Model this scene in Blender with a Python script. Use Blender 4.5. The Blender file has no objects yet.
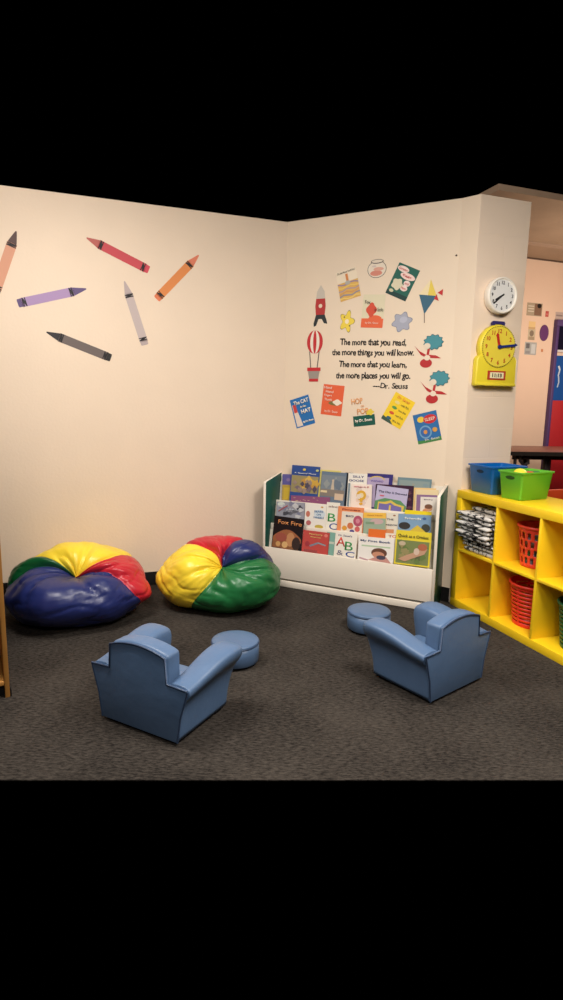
import bpy, bmesh, math, random
from math import pi, sin, cos, radians, atan2, hypot
from mathutils import Vector, Matrix, noise
C = bpy.context.scene.collection
random.seed(7)

# ------------------------------------------------------------------ camera
F_PX = 569.4935; PITCH = 0.16373876; ROLL = 0.01809702; CAM_H = 1.31675638
cam_d = bpy.data.cameras.new('camera'); cam = bpy.data.objects.new('camera', cam_d); C.objects.link(cam)
cam_d.sensor_fit = 'VERTICAL'; cam_d.sensor_height = 36; cam_d.lens = F_PX/1000*36
cam_d.clip_start = 0.05; cam_d.clip_end = 60
cam.matrix_world = Matrix.Translation((0, 0, CAM_H)) @ Matrix.Rotation(pi/2-PITCH, 4, 'X') @ Matrix.Rotation(ROLL, 4, 'Z')
bpy.context.scene.camera = cam

# measured from the photo: a pixel's line of sight, cut with a wall, a shelf or the floor, gives real room coordinates
def ray(px, py):
    X = px-281.5; Y = py-500
    c, s = cos(-ROLL), sin(-ROLL); X, Y = X*c-Y*s, X*s+Y*c
    c, s = cos(PITCH), sin(PITCH); r = X/F_PX; u = -Y/F_PX
    return Vector((r, c+u*s, -s+u*c))
EYE = Vector((0, 0, CAM_H))
def on_plane(px, py, P, n):
    d = ray(px, py); t = (Vector(P)-EYE).dot(n)/d.dot(n); return EYE+d*t
def on_z(px, py, z): return on_plane(px, py, (0, 0, z), Vector((0, 0, 1)))

# ------------------------------------------------------------------ materials
def s2l(c): return tuple(((v/255)/12.92 if v/255 <= .04045 else ((v/255+.055)/1.055)**2.4) for v in c)
MC = {}
def mat(name, rgb, rough=.6, spec=.4, noise_amt=0, noise_scale=40, bump=0, bump_scale=60, metal=0, coat=0, trans=0, alpha=1):
    if name in MC: return MC[name]
    m = bpy.data.materials.new(name); m.use_nodes = True; nt = m.node_tree; b = nt.nodes['Principled BSDF']
    col = (*s2l(rgb), 1)
    b.inputs['Base Color'].default_value = col; b.inputs['Roughness'].default_value = rough
    b.inputs['Specular IOR Level'].default_value = spec; b.inputs['Metallic'].default_value = metal
    b.inputs['Coat Weight'].default_value = coat
    if trans: b.inputs['Transmission Weight'].default_value = trans
    tc = nt.nodes.new('ShaderNodeTexCoord')
    if noise_amt:
        n = nt.nodes.new('ShaderNodeTexNoise'); n.inputs['Scale'].default_value = noise_scale; n.inputs['Detail'].default_value = 5
        nt.links.new(tc.outputs['Object'], n.inputs['Vector'])
        mx = nt.nodes.new('ShaderNodeMix'); mx.data_type = 'RGBA'
        mx.inputs[6].default_value = tuple(max(0, v*(1-noise_amt)) for v in col[:3])+(1,)
        mx.inputs[7].default_value = tuple(min(1, v*(1+noise_amt)) for v in col[:3])+(1,)
        mp = nt.nodes.new('ShaderNodeMapRange'); mp.inputs[1].default_value = .3; mp.inputs[2].default_value = .7
        nt.links.new(n.outputs['Fac'], mp.inputs[0]); nt.links.new(mp.outputs[0], mx.inputs[0])
        nt.links.new(mx.outputs[2], b.inputs['Base Color'])
    if bump:
        n2 = nt.nodes.new('ShaderNodeTexNoise'); n2.inputs['Scale'].default_value = bump_scale; n2.inputs['Detail'].default_value = 4
        nt.links.new(tc.outputs['Object'], n2.inputs['Vector'])
        bp = nt.nodes.new('ShaderNodeBump'); bp.inputs['Strength'].default_value = bump; bp.inputs['Distance'].default_value = .01
        nt.links.new(n2.outputs['Fac'], bp.inputs['Height']); nt.links.new(bp.outputs[0], b.inputs['Normal'])
    MC[name] = m; return m
def ink(rgb, rough=.55): return mat('ink_%d_%d_%d' % tuple(rgb), rgb, rough, .3)

M_wall = mat('painted_wall', (227, 207, 184), .6, .3, .02, 3, .12, 55)
M_wall2 = mat('painted_wall_smooth', (228, 209, 185), .6, .3, .02, 3, .05, 40)
M_yel = mat('yellow_laminate', (250, 208, 34), .32, .5, .02, 4)
M_blue = mat('blue_vinyl', (84, 110, 144), .42, .5, .05, 9, .25, 14)
M_blue_d = mat('blue_vinyl_piping', (52, 70, 98), .4, .5)
M_white = mat('white_laminate', (236, 226, 210), .45, .4, .015, 5)
M_green = mat('dark_green_laminate', (16, 78, 66), .4, .5, .05, 8)
M_black = mat('black_rubber', (22, 20, 20), .55, .3)
M_dark = mat('dark_gap', (40, 34, 30), .8, .2)
M_wood = mat('tan_oak_veneer', (172, 120, 58), .45, .4, .12, 7)

# carpet: looped, grey brown, lengthwise flecks
def carpet():
    m = mat('grey_carpet', (90, 81, 75), .95, .1); nt = m.node_tree; b = nt.nodes['Principled BSDF']
    tc = nt.nodes.new('ShaderNodeTexCoord'); mp = nt.nodes.new('ShaderNodeMapping')
    mp.inputs['Rotation'].default_value = (0, 0, radians(19)); mp.inputs['Scale'].default_value = (1, 3.2, 1)
    nt.links.new(tc.outputs['Object'], mp.inputs['Vector'])
    n = nt.nodes.new('ShaderNodeTexNoise'); n.inputs['Scale'].default_value = 38; n.inputs['Detail'].default_value = 6; n.inputs['Roughness'].default_value = .75
    nt.links.new(mp.outputs[0], n.inputs['Vector'])
    n2 = nt.nodes.new('ShaderNodeTexNoise'); n2.inputs['Scale'].default_value = 2.5; nt.links.new(tc.outputs['Object'], n2.inputs['Vector'])
    r = nt.nodes.new('ShaderNodeValToRGB'); e = r.color_ramp.elements
    e[0].position = .38; e[0].color = (*s2l((30, 27, 25)), 1); e[1].position = .62; e[1].color = (*s2l((74, 68, 62)), 1)
    a = nt.nodes.new('ShaderNodeMath'); a.operation = 'MULTIPLY_ADD'; a.inputs[1].default_value = .25; nt.links.new(n2.outputs['Fac'], a.inputs[0])
    s = nt.nodes.new('ShaderNodeMath'); s.operation = 'SUBTRACT'; s.inputs[1].default_value = .125; nt.links.new(n.outputs['Fac'], s.inputs[0])
    nt.links.new(s.outputs[0], a.inputs[2]); nt.links.new(a.outputs[0], r.inputs[0]); nt.links.new(r.outputs[0], b.inputs['Base Color'])
    bp = nt.nodes.new('ShaderNodeBump'); bp.inputs['Strength'].default_value = .5; bp.inputs['Distance'].default_value = .004
    nt.links.new(n.outputs['Fac'], bp.inputs['Height']); nt.links.new(bp.outputs[0], b.inputs['Normal'])
    return m
M_carpet = carpet()
def blockwall():
    m = mat('painted_block_wall', (232, 211, 189), .5, .35, .02, 3); nt = m.node_tree; b = nt.nodes['Principled BSDF']
    tc = nt.nodes.new('ShaderNodeTexCoord'); mp = nt.nodes.new('ShaderNodeMapping')
    mp.inputs['Rotation'].default_value = (radians(90), 0, 0)
    nt.links.new(tc.outputs['Object'], mp.inputs['Vector'])
    br = nt.nodes.new('ShaderNodeTexBrick'); br.inputs['Scale'].default_value = 1; br.inputs['Brick Width'].default_value = .4
    br.inputs['Row Height'].default_value = .2; br.inputs['Mortar Size'].default_value = .004; br.inputs['Mortar Smooth'].default_value = .6
    nt.links.new(mp.outputs[0], br.inputs['Vector'])
    bp = nt.nodes.new('ShaderNodeBump'); bp.invert = True; bp.inputs['Strength'].default_value = .25; bp.inputs['Distance'].default_value = .004
    nt.links.new(br.outputs['Fac'], bp.inputs['Height']); nt.links.new(bp.outputs[0], b.inputs['Normal'])
    return m
M_block = blockwall()

# ------------------------------------------------------------------ mesh helpers
def link(name, me, parent=None, mats=(), smooth=False):
    o = bpy.data.objects.new(name, me); C.objects.link(o)
    for m in (mats if isinstance(mats, (list, tuple)) else [mats]): me.materials.append(m)
    if smooth:
        for f in me.polygons: f.use_smooth = True
    if parent: o.parent = parent
    return o
def from_bm(name, bm, m, parent=None, smooth=False):
    me = bpy.data.meshes.new(name); bm.normal_update(); bm.to_mesh(me); bm.free(); return link(name, me, parent, m, smooth)
def bx(bm, x0, x1, y0, y1, z0, z1, mi=0, M=None):
    vs = [bm.verts.new((x, y, z)) for z in (z0, z1) for y in (y0, y1) for x in (x0, x1)]
    for f in ((0, 2, 3, 1), (4, 5, 7, 6), (0, 1, 5, 4), (1, 3, 7, 5), (3, 2, 6, 7), (2, 0, 4, 6)):
        bm.faces.new([vs[i] for i in f]).material_index = mi
    if M:
        for v in vs: v.co = M @ v.co
    return vs
def box(name, x0, x1, y0, y1, z0, z1, m, parent=None, bevel=0, seg=2):
    bm = bmesh.new(); bx(bm, x0, x1, y0, y1, z0, z1)
    o = from_bm(name, bm, m, parent)
    if bevel: bev(o, bevel, seg)
    return o
def bev(o, w, seg=2):
    md = o.modifiers.new('bevel', 'BEVEL'); md.width = w; md.segments = seg; md.limit_method = 'ANGLE'; md.angle_limit = radians(35)
    for f in o.data.polygons: f.use_smooth = True
def thing(name, label, cat, loc=(0, 0, 0), rot=(0, 0, 0), group=None):
    o = bpy.data.objects.new(name, None); C.objects.link(o); o.location = loc; o.rotation_euler = rot; o.empty_display_size = .05
    o['label'] = label; o['category'] = cat
    if group: o['group'] = group
    return o
def tag(o, label, cat, group=None):
    o['label'] = label; o['category'] = cat
    if group: o['group'] = group
    return o
def struct(o, label=None, cat=None):
    o['kind'] = 'structure'
    if label: o['label'] = label
    if cat: o['category'] = cat
    return o
def lathe(bm, prof, n=32, mi=0, cap=True, M=None):
    rings = []
    for r, z in prof:
        rings.append([bm.verts.new((r*cos(2*pi*i/n), r*sin(2*pi*i/n), z)) for i in range(n)])
    for a, b in zip(rings, rings[1:]):
        for i in range(n):
            bm.faces.new((a[i], a[(i+1) % n], b[(i+1) % n], b[i])).material_index = mi
    if cap:
        bm.faces.new(rings[0][::-1]).material_index = mi; bm.faces.new(rings[-1]).material_index = mi
    if M:
        for rg in rings:
            for v in rg: v.co = M @ v.co
def tube(name, pts, r, m, parent=None, cyclic=False, n=8):
    cu = bpy.data.curves.new(name, 'CURVE'); cu.dimensions = '3D'; sp = cu.splines.new('POLY'); sp.points.add(len(pts)-1)
    for p, q in zip(sp.points, pts): p.co = (*q, 1)
    sp.use_cyclic_u = cyclic; cu.bevel_depth = r; cu.bevel_resolution = 2
    t = bpy.data.objects.new('t', cu); C.objects.link(t)
    me = bpy.data.meshes.new_from_object(t.evaluated_get(bpy.context.evaluated_depsgraph_get())); me.name = name
    bpy.data.objects.remove(t); bpy.data.curves.remove(cu)
    return link(name, me, parent, m, True)

# flat prints: layered thin prisms in the local XZ plane, facing -Y
def rect(x0, z0, x1, z1): return [(x0, z0), (x1, z0), (x1, z1), (x0, z1)]
def ell(cx, cz, rx, rz, n=20, a0=0, a1=360):
    full = abs(a1-a0) >= 360
    k = n if full else n+1
    return [(cx+rx*cos(radians(a0+(a1-a0)*i/n)), cz+rz*sin(radians(a0+(a1-a0)*i/n))) for i in range(k)]
def scal(cx, cz, rx, rz, k=9, amp=.14, n=72):
    return [(cx+rx*(1+amp*cos(k*t))*cos(t), cz+rz*(1+amp*cos(k*t))*sin(t)) for t in [2*pi*i/n for i in range(n)]]
def star(cx, cz, r, k=5, inner=.45, ph=90):
    return [(cx+(r if i % 2 == 0 else r*inner)*cos(radians(ph+180*i/k)), cz+(r if i % 2 == 0 else r*inner)*sin(radians(ph+180*i/k))) for i in range(2*k)]
def band(x0, z0, x1, z1, w):
    d = Vector((x1-x0, z1-z0)); n = Vector((-d.y, d.x)).normalized()*w/2
    return [(x0+n.x, z0+n.y), (x0-n.x, z0-n.y), (x1-n.x, z1-n.y), (x1+n.x, z1+n.y)]
def prints(name, shapes, parent, w=1, h=1, y0=0, step=.00035, rough=.55):
    bm = bmesh.new(); mats = []; idx = {}
    for k, (pts, rgb) in enumerate(shapes):
        if rgb not in idx: idx[rgb] = len(mats); mats.append(ink(rgb, rough))
        y = y0-step*(k+1)
        fr = [bm.verts.new((x*w, y, z*h)) for x, z in pts]; bk = [bm.verts.new((x*w, y0, z*h)) for x, z in pts]
        f = bm.faces.new(fr); f.material_index = idx[rgb]
        for i in range(len(pts)):
            j = (i+1) % len(pts); g = bm.faces.new((fr[i], bk[i], bk[j], fr[j])); g.material_index = idx[rgb]
    bmesh.ops.recalc_face_normals(bm, faces=bm.faces)
    o = from_bm(name, bm, mats, parent)
    if name.startswith('printed'): FACE[parent.name] = o
    return o
FACE = {}      # the printed face of a decal carries its lettering

# lettering
def text_raw(s, size, bold, fit=None):
    cu = bpy.data.curves.new('t', 'FONT'); cu.body = s; cu.size = size; cu.offset = bold; cu.resolution_u = 3
    t = bpy.data.objects.new('t', cu); C.objects.link(t)
    me = bpy.data.meshes.new_from_object(t.evaluated_get(bpy.context.evaluated_depsgraph_get()))
    bpy.data.objects.remove(t); bpy.data.curves.remove(cu)
    return me
def text(s, cx, cz, width, height, rgb, parent, y=-.003, bold=.0, name='title', jitter=0, rot=0):
    """lettering centred at (cx, cz) in the XZ plane, scaled to width x height"""
    bm = bmesh.new(); rnd = random.Random(s)
    if jitter:
        pre = ''
        for ch in s:
            pre += ch
            if ch == ' ': continue
            me = text_raw(pre, 1, bold/max(height, 1e-4)); xr = max(v.co.x for v in me.vertices); bpy.data.meshes.remove(me)
            me = text_raw(ch, 1, bold/max(height, 1e-4)); xs = [v.co.x for v in me.vertices]; dx = xr-max(xs); mid = (max(xs)+min(xs))/2
            a = radians(rnd.uniform(-jitter, jitter)); sc = rnd.uniform(.95, 1.12)
            T = Matrix.Translation((dx+mid, rnd.uniform(-.03, .03), 0)) @ Matrix.Rotation(a, 4, 'Z') @ Matrix.Diagonal((sc*1.02, sc, 1, 1)) @ Matrix.Translation((-mid, 0, 0))
            me.transform(T); bm.from_mesh(me); bpy.data.meshes.remove(me)
    else:
        me = text_raw(s, 1, bold/max(height, 1e-4)); bm.from_mesh(me); bpy.data.meshes.remove(me)
    xs = [v.co.x for v in bm.verts]; zs = [v.co.y for v in bm.verts]
    x0, x1 = min(xs), max(xs); z0, z1 = min(zs), max(zs)
    kz = height/(z1-z0); kx = width/(x1-x0) if width else kz*.95; cr, sr = cos(radians(rot)), sin(radians(rot))
    for v in bm.verts:
        a = (v.co.x-(x0+x1)/2)*kx; b = (v.co.y-(z0+z1)/2)*kz
        v.co = Vector((cx+a*cr-b*sr, y, cz+a*sr+b*cr))
    bm.normal_update()
    for f in bm.faces:
        if f.normal.y > 0: f.normal_flip()
    r = bmesh.ops.extrude_face_region(bm, geom=list(bm.faces))
    for e in r['geom']:
        if isinstance(e, bmesh.types.BMVert): e.co.y -= .0004
    bmesh.ops.recalc_face_normals(bm, faces=bm.faces)
    return from_bm(name, bm, ink(rgb), FACE.get(parent.name, parent))

# ------------------------------------------------------------------ room frame
TH = radians(19.07218751)                    # left wall, clock wall and far wall run this way
WD = Vector((cos(TH), sin(TH), 0)); WN = Vector((-sin(TH), cos(TH), 0))       # WN points into the wall, away from us
TB = TH-pi/4                                 # chamfered wall behind the book rack
BD = Vector((cos(TB), sin(TB), 0)); BN = Vector((-sin(TB), cos(TB), 0))
TK = -radians(70.92781249); KD = Vector((cos(TK), sin(TK), 0)); KN = Vector((-sin(TK), cos(TK), 0))   # cube shelf, running towards us
A0 = Vector((-.918, 3.977, 0))+WN*.06        # a point of the left wall
CORNER = Vector((.0064, 4.360, 0)); CORNER = A0+WD*((CORNER-A0).dot(WD))
END_B = CORNER+BD*1.2155
K0 = Vector((1.16572, 3.73874, 0))           # cube shelf: front left foot
CW0 = K0+WD*.028+WN*.004                     # clock wall starts here
CW1 = CW0+WD*.382
H = 2.62

def wall(name, P, Q, z0, z1, t, m):
    L = (Q-P).length; o = box(name, 0, L, 0, t, z0, z1, m); o.location = P; o.rotation_euler = (0, 0, atan2((Q-P).y, (Q-P).x)); return struct(o)
# carpet: the part of it between us and the walls
fl = bmesh.new()
pts = [(-1.75, 1.793), (1.9, 1.895), (3.9, 6.6), (-.2, 6.6), (-2.5, 4.6)]
top = [fl.verts.new((x, y, 0)) for x, y in pts]; bot = [fl.verts.new((x, y, -.004)) for x, y in pts]
fl.faces.new(top); fl.faces.new(bot[::-1])
for i in range(5): fl.faces.new((bot[i], bot[(i+1) % 5], top[(i+1) % 5], top[i]))
bmesh.ops.recalc_face_normals(fl, faces=fl.faces)
struct(from_bm('floor', fl, M_carpet))
LW0 = A0-WD*1.35
wall('wall_left', LW0, CORNER+WD*.0, 0, H, .12, M_wall)
wall('wall_back', CORNER, END_B, 0, H, .12, M_wall2)
wall('wall_chase', END_B, CW0, 0, H, .05, M_wall2)
wall('wall_clock', CW0, CW1, 0, H, .16, M_block)
wall('baseboard_left', LW0-WN*.008, CORNER-WN*.008, 0, .1, .0079, M_black)
wall('baseboard_back', CORNER-BN*.008, END_B-BN*.008, 0, .1, .0079, M_black)
_d = (CW0-END_B).normalized(); _n = Vector((-_d.y, _d.x, 0))
wall('baseboard_chase', END_B-_n*.008, CW0-_n*.008-_d*.03, 0, .1, .0079, M_black)

# the next room seen past the clock wall
FP = Vector((2.4904, 5.7847, 0))
M_far = mat('pink_cream_wall', (238, 204, 178), .7, .2, .02, 3)
M_ceil = mat('ceiling_panels', (168, 142, 118), .8, .2, .06, 6)
wall('wall_far', FP-WD*1.6, FP+WD*1.5, 0, 2.75, .12, M_far)
o = struct(box('ceiling', -1.6, 1.5, -1.28, 0, 2.75, 2.79, M_ceil)); o.location = FP; o.rotation_euler = (0, 0, TH)
o = struct(box('trim_1', -1.6, 1.5, -.012, -.0005, 2.738, 2.7495, mat('brown_trim', (96, 74, 60), .6))); o.location = FP; o.rotation_euler = (0, 0, TH)
o = struct(box('trim_2', -1.6, 1.5, -.43, -.38, 2.735, 2.7495, mat('ceiling_grid', (170, 142, 120), .6))); o.location = FP; o.rotation_euler = (0, 0, TH)

# pixel -> (u, z) on the walls, u along the wall from a given origin
def wuz(px, py, P, d, n): Q = on_plane(px, py, P, n); return ((Q-P).dot(d), Q.z)
L = lambda x, y: wuz(x, y, CORNER, WD, WN)
B = lambda x, y: wuz(x, y, CORNER, BD, BN)
K = lambda x, y: wuz(x, y, CW0, WD, WN)
FW = lambda x, y: wuz(x, y, FP, WD, WN)
def wall_thing(name, label, cat, P, d, ang, u, z, tilt=0, off=.0006, group=None):
    n = Vector((-d.y, d.x, 0)); q = P+d*u-n*off; return thing(name, label, cat, (q.x, q.y, z), (0, -tilt, ang), group)

# ------------------------------------------------------------------ crayon decals on the left wall
def crayon(tip, end, body, tipc, label, wpx=8.2, cap=None):
    body = tuple(int(v*.93) for v in body)
    a = L(*tip); b = L(*end); dx, dz = a[0]-b[0], a[1]-b[1]; ln = hypot(dx, dz); w = wpx*3.9/F_PX
    t = wall_thing('crayon_decal', label, 'wall decal', CORNER, WD, TH, (a[0]+b[0])/2, (a[1]+b[1])/2, atan2(dz, dx), group='crayon decals on the left wall')
    h = w/2; x0, x1 = -ln/2, ln/2
    neck = x1-.235*ln
    cap = cap or tipc
    prints('wax_tip', [([(neck, -h*.92), (neck+.06*ln, -h*.85), (x1-.004, -h*.16), (x1, 0), (x1-.004, h*.16), (neck+.06*ln, h*.85), (neck, h*.92)], tipc)], t)
    prints('wax_end', [([(x0+.003, -h*.9), (x0+.075*ln, -h*.92), (x0+.075*ln, h*.92), (x0+.003, h*.9), (x0, h*.6), (x0, -h*.6)], cap)], t)
    xa, xb = x0+.055*ln, x1-.19*ln
    sh = [(rect(xa, -h, xb, h), body)]
    bl = (30, 26, 28)
    for c0 in (xa+.018*ln, xb-.062*ln):
        sh.append(([(c0, -h), (c0+.014*ln, -h), (c0+.014*ln, h), (c0, h)], bl))
        sh.append(([(c0+.034*ln, -h), (c0+.048*ln, -h), (c0+.048*ln, h), (c0+.034*ln, h)], bl))
        sh.append(([(c0+.012*ln, -h*.2), (c0+.036*ln, -h), (c0+.036*ln, h*.2), (c0+.012*ln, h)], bl))
    prints('wrapper', sh, t)
crayon((16.3, 231), (-5, 293), (222, 160, 128), (84, 60, 56), 'brown and tan crayon wall decal at the left edge of the wall, pointing steeply up', 8.6)
crayon((86.3, 237.7), (148.9, 270), (206, 76, 84), (178, 92, 84), 'red crayon wall decal, pointing up to the left', 8.4, (200, 70, 84))
crayon((86.5, 288.8), (17.7, 303.5), (176, 146, 190), (92, 74, 116), 'purple crayon wall decal lying almost level under the brown one', 8.2)
crayon((46.2, 332), (111, 358), (112, 100, 96), (46, 42, 44), 'black crayon wall decal, lowest of the six crayons', 8.2, (40, 38, 38))
crayon((124.3, 281), (145, 345), (200, 184, 180), (176, 160, 158), 'pale grey crayon wall decal standing nearly upright, tip up', 8)
crayon((198.9, 255), (156.5, 299), (232, 142, 76), (214, 122, 92), 'orange crayon wall decal slanting up to the right, nearest the wall corner', 8, (216, 120, 80))

# ------------------------------------------------------------------ decals around the quotation (back wall)
DG = 'storybook wall decals around the quotation'
def decal(label, TLp, TRp, BLp, name='cover_decal', grp=DG):
    a, b, c = B(*TLp), B(*TRp), B(*BLp)
    w = hypot(b[0]-a[0], b[1]-a[1]); h = hypot(c[0]-a[0], c[1]-a[1]); tilt = atan2(b[1]-a[1], b[0]-a[0])
    t = wall_thing(name, label, 'wall decal', CORNER, BD, TB, (b[0]+c[0])/2, (b[1]+c[1])/2, tilt, group=grp)
    return t, w, h
W_ = (240, 232, 216)
# cream and striped cover, top left
t, w, h = decal('cream cover decal with wavy orange and mauve stripes, top left of the arch', (334, 274), (354, 267), (342.5, 301.5))
sh = [(rect(-.5, -.5, .5, .5), (232, 216, 190)), (rect(-.5, -.5, .5, .1), (214, 168, 88))]
for i, c in enumerate([(150, 130, 150), (226, 190, 96), (176, 150, 150), (206, 150, 90), (140, 140, 150), (230, 196, 110)]):
    z = .06-i*.095; sh.append(([(x, z+.035*sin(x*9+i)) for x in (-.5, -.3, -.1, .1, .3, .5)]+[(x, z-.045+.035*sin(x*9+i)) for x in (.5, .3, .1, -.1, -.3, -.5)], c))
sh += [(rect(-.05, .1, .06, .36), (206, 130, 70)), (ell(0, .06, .13, .07), (170, 168, 160))]
prints('printed_cover', sh, t, w, h); text("Oh, the Places You'll Go!", 0, h*.43, w*.86, h*.08, (90, 84, 80), t)
# green cover
t, w, h = decal('dark green cover decal with white speech ovals, top right of the arch', (399, 262), (419.5, 270.5), (386, 293))
prints('printed_cover', [(rect(-.5, -.5, .5, .5), (22, 92, 78)), (rect(-.5, -.5, .5, -.36), (14, 56, 52)), (ell(-.2, .36, .27, .09), (236, 214, 204)), (ell(.12, .2, .35, .1), (236, 206, 196)), (ell(.22, .0, .15, .09), (236, 214, 204)), (ell(.17, -.16, .17, .09), (236, 214, 204)),
    (scal(-.17, -.12, .24, .17, 5, .12), (214, 206, 176)), (ell(-.3, -.36, .1, .05), (200, 196, 160))], t, w, h)
for s, x, z, ww in (('Green', -.2, .36, .4), ('Eggs', .1, .2, .4), ('and', .22, 0, .18), ('Ham', .17, -.16, .22)): text(s, x*w, z*h, ww*w, h*.07, (196, 50, 50), t, -.0045)
# fox cover
t, w, h = decal('cream and orange cover decal with a red blot, top centre of the arch', (363, 294.5), (385, 294.5), (361.5, 327.5))
prints('printed_cover', [(rect(-.5, -.5, .5, .5), (218, 208, 176)), (rect(-.5, -.5, .5, -.22), (222, 98, 56)), (ell(.12, -.22, .3, .1), (222, 98, 56)), (scal(-.08, .04, .22, .2, 4, .12), (206, 74, 48))], t, w, h)
text('Fox', -.27*w, .27*h, .25*w, .11*h, (50, 48, 44), t, -.0045); text('in Socks', .27*w, .05*h, .38*w, .11*h, (50, 48, 44), t, -.0045); text('by Dr. Seuss', 0, -.36*h, .6*w, .07*h, W_, t, -.0045)
# fish bowl (empty)
u, z = B(377, 268.5); t = wall_thing('bowl_decal', 'round glass bowl decal with pink pebbles, at the very top of the arch', 'wall decal', CORNER, BD, TB, u, z, group=DG)
prints('printed_bowl', [(ell(0, -.005, .066, .056, 32), (60, 56, 56)), (ell(0, -.005, .0625, .0525, 32), (226, 212, 192)), (ell(-.004, -.03, .042, .018), (206, 132, 112)), (ell(.012, -.004, .036, .012), (214, 160, 140)), (ell(-.02, .015, .016, .006), (206, 190, 180)), (ell(0, .045, .044, .014, 24), (60, 56, 56)), (ell(0, .046, .039, .010, 24), (220, 206, 186))], t)
# generic stand-ins, same sizes and colours
u, z = B(320.5, 306); t = wall_thing('rocket_decal', 'grey, red and black rocket decal, upper left of the quotation', 'wall decal', CORNER, BD, TB, u, z, group=DG)
prints('printed_rocket', [([(-.03, -.135), (-.048, -.142), (-.05, -.12), (-.03, -.05), (.03, -.05), (.05, -.1), (.056, -.125), (.03, -.12), (.012, -.09), (-.012, -.09)], (36, 42, 44)), ([(-.034, -.06), (.034, -.06), (.04, .0), (.034, .05), (-.034, .05), (-.04, 0)], (176, 44, 42)), ([(-.034, .05), (.034, .05), (.028, .1), (0, .142), (-.028, .1)], (196, 186, 172)), (ell(0, 0, .014, .014), (226, 206, 180))], t)
u, z = B(347, 321.5); t = wall_thing('flower_decal', 'small yellow flower decal, just above the first words of the quotation', 'wall decal', CORNER, BD, TB, u, z, group=DG)
prints('printed_flower', [(scal(0, 0, .046, .062, 5, .28), (128, 112, 50)), (scal(0, 0, .043, .058, 5, .28), (232, 204, 70)), (ell(0, 0, .015, .016), (240, 224, 190)), (ell(-.02, .03, .005, .006), (120, 96, 50)), (ell(.02, -.03, .005, .006), (120, 96, 50))], t)
u, z = B(402, 322); t = wall_thing('cloud_decal', 'grey blue cloud decal, just above the end of the first line of the quotation', 'wall decal', CORNER, BD, TB, u, z, radians(12), group=DG)
prints('printed_cloud', [(scal(0, 0, .062, .058, 6, .17), (120, 122, 136)), (scal(0, 0, .058, .054, 6, .17), (162, 164, 178)), (ell(.012, .012, .026, .02), (178, 180, 194))], t)
u, z = B(427, 300); t = wall_thing('kite_decal', 'yellow and teal kite decal with a red bow, upper right of the quotation', 'wall decal', CORNER, BD, TB, u, z, radians(-8), group=DG)
prints('printed_kite', [([(0, .13), (.058, .03), (0, -.09), (-.058, .03)], (222, 196, 84)), ([(0, .13), (0, .03), (-.058, .03)], (232, 214, 170)), ([(-.058, .03), (.058, .03), (0, -.09)], (54, 96, 118)), (band(0, -.085, .012, -.145, .005), (120, 100, 90)),
    ([(.06, .05), (.09, .075), (.095, .035)], (186, 40, 44)), ([(.055, .04), (.078, .0), (.045, .01)], (186, 40, 44))], t)
u, z = B(314, 357); t = wall_thing('balloon_decal', 'red and white hot air balloon decal left of the quotation', 'wall decal', CORNER, BD, TB, u, z, group=DG)
prints('printed_balloon', [(ell(.004, .105, .062, .082, 32), (190, 42, 46)), (ell(.004, .105, .036, .082, 32), (232, 220, 204)), (ell(.004, .105, .013, .082, 24), (190, 42, 46)), (band(-.035, .04, -.022, -.09, .006), (90, 80, 76)), (band(.04, .04, .026, -.09, .006), (90, 80, 76)), ([(-.046, -.085), (.05, -.085), (.036, -.165), (-.032, -.165)], (150, 140, 130)), (rect(-.05, -.1, .054, -.075), (190, 42, 46)), (rect(-.034, -.175, .038, -.155), (190, 42, 46))], t)
for (px, py), lab in (((428.5, 350), 'teal puff flower decal with red leaves, the upper of two right of the quotation'), ((434.5, 386), 'teal puff flower decal with red leaves, the lower of two right of the quotation')):
    u, z = B(px, py); t = wall_thing('flower_decal', lab, 'wall decal', CORNER, BD, TB, u, z, group=DG)
    prints('printed_flower', [(band(.005, .03, -.012, -.095, .016), (176, 40, 42)), ([(-.015, -.03), (-.06, -.005), (-.095, .03), (-.05, -.03), (-.015, -.05)], (176, 40, 42)), ([(.0, -.03), (.05, -.035), (.085, -.055), (.05, -.055), (0, -.05)], (176, 40, 42)), (ell(-.012, -.085, .04, .03), (176, 40, 42)), (ell(-.006, -.05, .02, .018), (226, 208, 186)), (scal(.03, .05, .062, .048, 11, .09), (40, 84, 92)), (scal(.03, .05, .058, .044, 11, .09), (66, 136, 146)), (ell(-.01, .025, .022, .02), (222, 206, 184))], t)
# lower row of covers
t, w, h = decal('blue cover decal with white title lettering, lowest left of the quotation', (289.5, 400.5), (308, 394.5), (297, 428.5))
prints('printed_cover', [(rect(-.5, -.5, .5, .5), (38, 108, 172)), ([(-.44, -.46), (-.12, -.46), (-.2, -.1), (-.3, .3), (-.44, .3)], (222, 206, 190)), ([(-.42, .02), (-.24, .02), (-.26, .3), (-.42, .3)], (196, 66, 62))], t, w, h)
for s, x, z, ww, hh in (('The CAT', .05, .34, .78, .14), ('in the', .12, .17, .3, .07), ('HAT', .2, .0, .5, .14), ('by Dr. Seuss', .2, -.36, .55, .08)): text(s, x*w, z*h, ww*w, hh*h, W_, t, -.0045, .001)
t, w, h = decal('orange cover decal with staggered white title lines, lower left under the quotation', (324, 384), (344.8, 386), (320.5, 414))
prints('printed_cover', [(rect(-.5, -.5, .5, .5), (222, 96, 58)), (ell(.12, -.1, .3, .07), (120, 110, 60)), (scal(.24, -.06, .2, .09, 4, .12), (232, 220, 200))], t, w, h)
for i, (s, x) in enumerate((('Hand', -.27), ('Hand', -.17), ('Fingers', -.22), ('Thumb', -.2))): text(s, x*w, (.4-i*.13)*h, .36*w, .08*h, W_, t, -.0045)
text('by Dr. Seuss', 0, -.38*h, .62*w, .09*h, W_, t, -.0045)
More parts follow.
